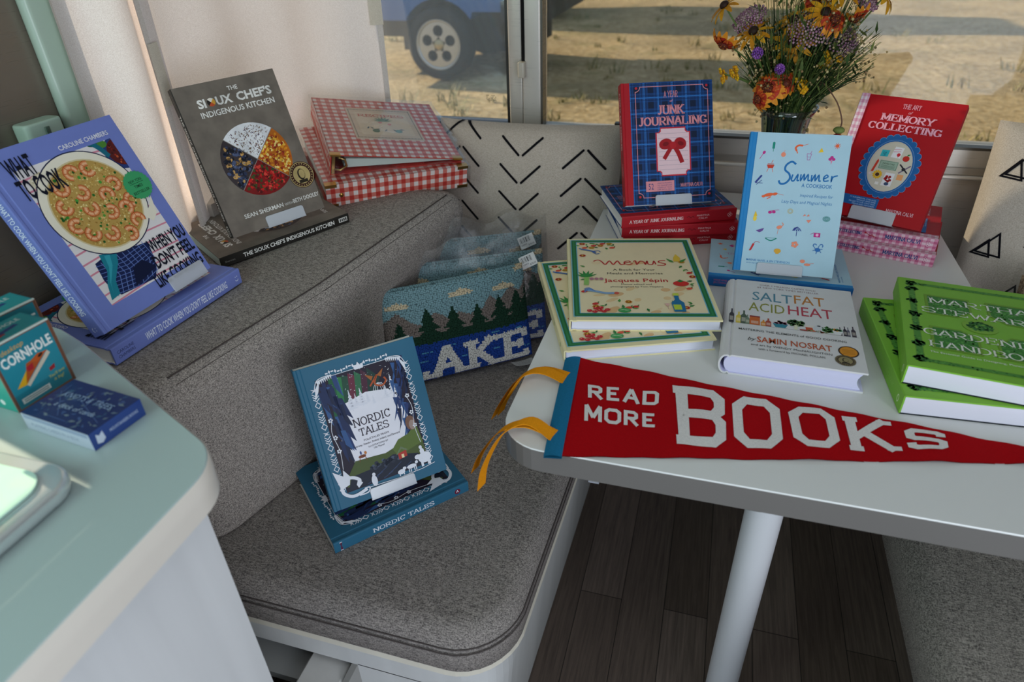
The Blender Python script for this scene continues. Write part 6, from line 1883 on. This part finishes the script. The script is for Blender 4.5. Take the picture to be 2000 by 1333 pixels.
C_ = Vector((-.25, -.85, .35))
U_ = Vector((0, -.3, 1))
G = 'wildflowers in the glass vase'
flower('susan', 'yellow black-eyed susan at the left front of the bouquet', (.041, 1.33, 1.098), (-.35, -.55, .75), 1.05)
flower('susan', 'yellow black-eyed susan facing outward low in the middle of the bouquet', (.106, 1.318, 1.083), (-.15, -.85, .35), 1.05)
flower('susan', 'upright yellow black-eyed susan just above the middle one', (.104, 1.335, 1.116), (-.3, -.5, .85), 1.0)
flower('susan', 'yellow black-eyed susan near the top right of the bouquet', (.150, 1.33, 1.128), (.15, -.7, .65), 1.05)
flower('susan', 'yellow black-eyed susan at the top left corner of the bouquet', (-.013, 1.36, 1.135), (-.6, -.2, .7), 1.0)
flower('susan', 'yellow black-eyed susan at the far upper right of the bouquet', (.242, 1.37, 1.150), (.6, -.2, .5), 1.0)
flower('susan', 'yellow black-eyed susan with drooping petals at the top centre of the bouquet', (.170, 1.36, 1.158), (.1, -.3, .9), 1.1)
flower('susan', 'yellow black-eyed susan high at the back, cut by the picture top', (.085, 1.39, 1.168), (-.2, -.3, .9), 1.0)
flower('blanket', 'drooping orange red blanket flower at the far left of the bouquet', (-.006, 1.345, 1.076), (-.35, -.35, -.75), 1.1)
flower('blanket', 'orange red blanket flower low over the vase rim', (.078, 1.300, 1.012), (-.35, -.8, .35), 1.1)
flower('blanket', 'small dark red blanket flower beside the low one at the vase rim', (.106, 1.304, 1.020), (.2, -.85, .4), .85)
flower('blanket', 'orange blanket flower hanging lowest over the left vase rim', (.066, 1.302, .993), (-.7, -.5, -.1), .9)
flower('blanket', 'hanging dark red blanket flower at the right of the bouquet', (.200, 1.345, 1.120), (.35, -.3, -.7), 1.0)
flower('blanket', 'red and yellow blanket flower near the top of the bouquet', (.165, 1.32, 1.118), (.2, -.7, .6), 1.0)
flower('blanket', 'rose red blanket flower peeking from the top of the bouquet', (.135, 1.36, 1.142), (-.1, -.6, .7), .9)
flower('yarrow', 'dusty pink yarrow head at the upper left of the bouquet', (.028, 1.36, 1.120), (-.45, -.45, .7), 1.0)
flower('yarrow', 'dusty pink yarrow head in the middle of the bouquet', (.126, 1.312, 1.108), (.0, -.75, .65), 1.05)
flower('yarrow', 'dusty pink yarrow head at the right side of the bouquet', (.185, 1.335, 1.094), (.4, -.6, .6), 1.05)
flower('yarrow', 'small dusty pink yarrow head at the right edge of the bouquet', (.208, 1.36, 1.082), (.7, -.4, .4), .7)
flower('yarrow', 'pale yarrow head at the very top right of the bouquet', (.215, 1.37, 1.147), (.4, -.4, .8), .8)
flower('violet', 'small purple flower at the left of the bouquet', (.052, 1.305, 1.062), (-.1, -.5, .8), 1.0)
flower('violet', 'small purple flower low in the middle of the bouquet', (.091, 1.295, 1.040), (0, -.6, .8), .9)
flower('spray', 'bright yellow flower sprig hanging at the lower left of the bouquet', (.019, 1.325, 1.024), (-.6, -.4, -.2), 1.0)
flower('spray', 'small orange flower sprig at the lower left edge of the bouquet', (.000, 1.33, 1.027), (-.7, -.3, -.2), .7)
flower('spray', 'yellow flower sprig above the right vase rim', (.130, 1.30, 1.02), (.1, -.7, .3), .8)
flower('spray', 'golden flower sprig in the right half of the bouquet', (.172, 1.32, 1.06), (.3, -.7, .4), .8)
# the long drooping stem that hangs in front of the red scrapbooking book
r = root('drooping_flower', 'wilted flower head drooping on a bent stem beside the red scrapbooking book', 'flower', (.206, 1.29, .944), G)
b = MB(); petals(b, 8, .016, .006, -.9, .2, ['#7d1c2a', '#8c2a34', '#b3541c']); b.ball((0, 0, .004), (.010, .010, .006), '#7c8a4a', n=10, m=5); b.build('petals', PETAL, r)
b = MB(); o_ = Vector((.206, 1.29, .944)); b.tube([Vector(q) - o_ for q in spline([(VX, VY, .80), (.13, 1.345, .96), (.158, 1.325, 1.02), (.19, 1.30, .998), (.207, 1.29, .965), (.206, 1.29, .948)], 8)], .0012, '#6d4c3c', n=5); b.build('stem', LEAF, r)

# grasses, leaves and seed heads nobody could count
b = MB()
for k in range(1000):
    a = rnd.random() * 2 * PI
    q = math.sqrt(rnd.random())
    top = Vector((VX + .118 * q * cos(a) + .012, VY + .075 * q * sin(a) - .006, .99 + .13 * rnd.random() * (1 - .35 * q) + .03))
    base = Vector((VX + .024 * rnd.uniform(-1, 1), VY + .02 * rnd.uniform(-1, 1), .74 + .1 * rnd.random()))
    neck = Vector((VX + .034 * q * cos(a), VY + .034 * q * sin(a), .955))
    if k < 380: top = Vector((VX + .055 * q * cos(a), VY + .05 * q * sin(a), .95 + .1 * rnd.random()))
    if k >= 800: top = Vector((VX + .09 * q * cos(a) + .005, VY + .06 * q * sin(a), 1.06 + .11 * rnd.random()))
    pts = spline([base, neck, neck * .4 + top * .6 + Vector((0, 0, .01)), top], 4)
    c = rnd.choice(['#34491f', '#465c2a', '#263a1a', '#5a6c34', '#3a5024', '#6c783c'])
    wd = rnd.uniform(.0007, .0018)
    b.tube(pts, [wd * (1 - .75 * i / (len(pts) - 1)) for i in range(len(pts))], c, n=4)
    if k % 3 == 0:
        for j in range(5):
            t = pts[-2 - j] if j + 2 < len(pts) else pts[-1]
            d = Vector((rnd.uniform(-1, 1), rnd.uniform(-1, .3), rnd.uniform(-.1, 1))).normalized()
            e = d.cross(Vector((0, 0, 1))).normalized() * rnd.uniform(.001, .005)
            l = rnd.uniform(.012, .032)
            t = Vector(t)
            b.face([t, t + d * l * .4 + e, t + d * l, t + d * l * .4 - e], c)
    if k % 4 == 1:
        for j in range(4):
            t = Vector(pts[-1]) + Vector((rnd.uniform(-.014, .014), rnd.uniform(-.012, .012), rnd.uniform(-.02, .012)))
            b.ball(t, rnd.uniform(.0015, .0026), rnd.choice(['#a08a5a', '#8c6f4c', '#b8a878', '#7a6a44']), n=5, m=4)
tag(b.build('bouquet_greenery', LEAF), 'green grasses, leaves and seed heads filling the glass vase of flowers', 'greenery', G, 'stuff')

# ================================================================ outside the windows
GZ = -.13
b = MB(); b.grid(lambda u, v: (-30 + 60 * u, 1.9 + 45 * v, GZ + .03 * sin(u * 60) * sin(v * 47) * min(1, v * 8)), 60, 60, '#c0a373'); struct(b, 'ground', ground_mat())
b = MB()
rg = random.Random(21)
for k in range(420):
    y = 3.2 + 11 * rg.random() ** 1.3; x = rg.uniform(-.75, .75) * y * 1.15 - .1 * y
    if x > .05 * y and rg.random() < .75: continue
    if y > 6.2 and -4.6 < x < -1.4 and y < 8.7: continue
    s = rg.uniform(.05, .16)
    for j in range(14):
        a = rg.random() * 6.3; l = s * rg.uniform(.5, 1.1)
        q = Vector((x + s * .6 * rg.uniform(-1, 1), y + s * .6 * rg.uniform(-1, 1), GZ))
        d = Vector((cos(a) * .6, sin(a) * .6, 1)).normalized() * l
        e = Vector((-sin(a), cos(a), 0)) * .006
        c = rg.choice(['#7d8048', '#96894e', '#6a7440', '#a8965c', '#857a48'])
        b.face([q - e, q + e, q + d * .6 + e * .7 + Vector((0, 0, l * .05)), q + d], c)
tag(b.build('dry_grass', LEAF), 'tufts of dry grass growing on the sandy ground outside', 'grass', None, 'stuff')

# the blue off-road car parked outside the left pane
cx, cz, cy = -2.77, .205, 6.72
r = root('parked_car', 'blue off-road car with a five hole alloy wheel parked outside the left window', 'car', (cx, cy, GZ))
MI = Matrix.Translation((-cx, -cy, -GZ))
BLU = '#1f62ae'
b = MB()
arch = [(cx + .41 * cos(t), cz + .41 * sin(t)) for t in [math.radians(212 - 178 * k / 16) for k in range(17)]]
arch = [q for q in arch if q[1] > .42]
prof = [(-4.3, .42), (arch[0][0], .42)] + arch + [(arch[-1][0] + .02, .50), (-1.80, .50), (-1.76, .62), (-1.80, .92), (-2.0, .98), (-3.35, 1.02), (-3.6, 1.12), (-4.2, 1.12), (-4.3, 1.0)]
fr = [Vector((x, cy, z)) for x, z in prof]; bkp = [Vector((x, cy + 1.72, z)) for x, z in prof]
b.face([MI @ v for v in fr], BLU); b.face([MI @ v for v in bkp[::-1]], BLU)
n = len(prof)
for i in range(n):
    b.face([MI @ fr[i], MI @ bkp[i], MI @ bkp[(i + 1) % n], MI @ fr[(i + 1) % n]], BLU)
b.build('body', CARPAINT, r)
b = MB(); b.box((-2.1, cy - .06, .42), (-1.66, cy + 1.78, .60), '#33353a', M=MI); b.build('bumper', TYRE, r)
b = MB(); b.box((-4.1, cy + .5, .20), (-2.1, cy + 1.4, .5), '#14161a', M=MI); b.box((-3.3, cy + .3, .10), (-1.95, cy + 1.4, .5), '#14161a', M=MI); b.build('underbody', TYRE, r)
for yy in (cy + .02, cy + 1.5):
    WM = MI @ Matrix.Translation((cx, yy, cz)) @ Matrix.Rotation(PI / 2, 4, 'X')
    b = MB(); b.lathe([(.225, .05), (.24, .07), (.30, .075), (.325, .055), (.335, .02), (.335, -.14), (.30, -.17), (.22, -.16)], '#26292e', n=40, M=WM); w_ = b.build('wheel', TYRE, r)
    b = MB()
    b.lathe([(.228, .055), (.235, .066), (.222, .06), (.205, .035), (.20, -.06)], '#d8d6d0', n=40, M=WM)
    # face plate with five round holes
    ho, hr = .128, .052
    N_ = 100
    outer = [(.212 * cos(2 * PI * k / N_), .212 * sin(2 * PI * k / N_)) for k in range(N_)]
    for k in range(5):
        a0 = 2 * PI * k / 5 + PI / 2
        hole = [(ho * cos(a0) + hr * cos(a0 + PI + 2 * PI * j / 20), ho * sin(a0) + hr * sin(a0 + PI + 2 * PI * j / 20)) for j in range(21)]
        ring = []
        for j in range(21):
            t = j / 20
            if t < .2: q = (.05 + .16 * t / .2, a0 - PI / 5)
            elif t > .8: q = (.05 + .16 * (1 - t) / .2, a0 + PI / 5)
            else: q = (.21, a0 - PI / 5 + 2 * PI / 5 * (t - .2) / .6)
            ring.append((q[0] * cos(q[1]), q[0] * sin(q[1])))
        for j in range(20):
            b.face([WM @ Vector((hole[j][0], hole[j][1], .045)), WM @ Vector((ring[j][0], ring[j][1], .045)), WM @ Vector((ring[j + 1][0], ring[j + 1][1], .045)), WM @ Vector((hole[j + 1][0], hole[j + 1][1], .045))], '#d3d0ca')
            b.face([WM @ Vector((hole[j][0], hole[j][1], .045)), WM @ Vector((hole[j + 1][0], hole[j + 1][1], .045)), WM @ Vector((hole[j + 1][0] * .96, hole[j + 1][1] * .96, .0)), WM @ Vector((hole[j][0] * .96, hole[j][1] * .96, .0))], '#a8a6a2')
    b.lathe([(.0, .062), (.03, .06), (.052, .05), (.054, .04)], '#c9b78c', n=24, M=WM)
    b.build('alloy_rim', base_mat('alloy', .3, .5, metal=.7), w_)
    b = MB(); b.lathe([(0, -.02), (.2, -.02)], '#1c1e22', n=24, M=WM); b.build('brake_disc', TYRE, w_)
# a second vehicle further off
r = root('parked_trailer', 'dark grey vehicle parked far off behind the window mullion', 'vehicle', (-4.0, 12.2, GZ))
b = MB(); b.rbox((-4.2, -1.0, .45), (1.75, 1.0, 2.3), .2, '#4a4c50'); b.build('body', CARPAINT, r)
for x in (-3, .9):
    b = MB(); b.lathe([(.1, .1), (.36, .09), (.38, .0), (.36, -.2), (.1, -.2)], '#202226', n=28, M=Matrix.Translation((x, -.95, .38)) @ Matrix.Rotation(PI / 2, 4, 'X')); b.build('wheel', TYRE, r)
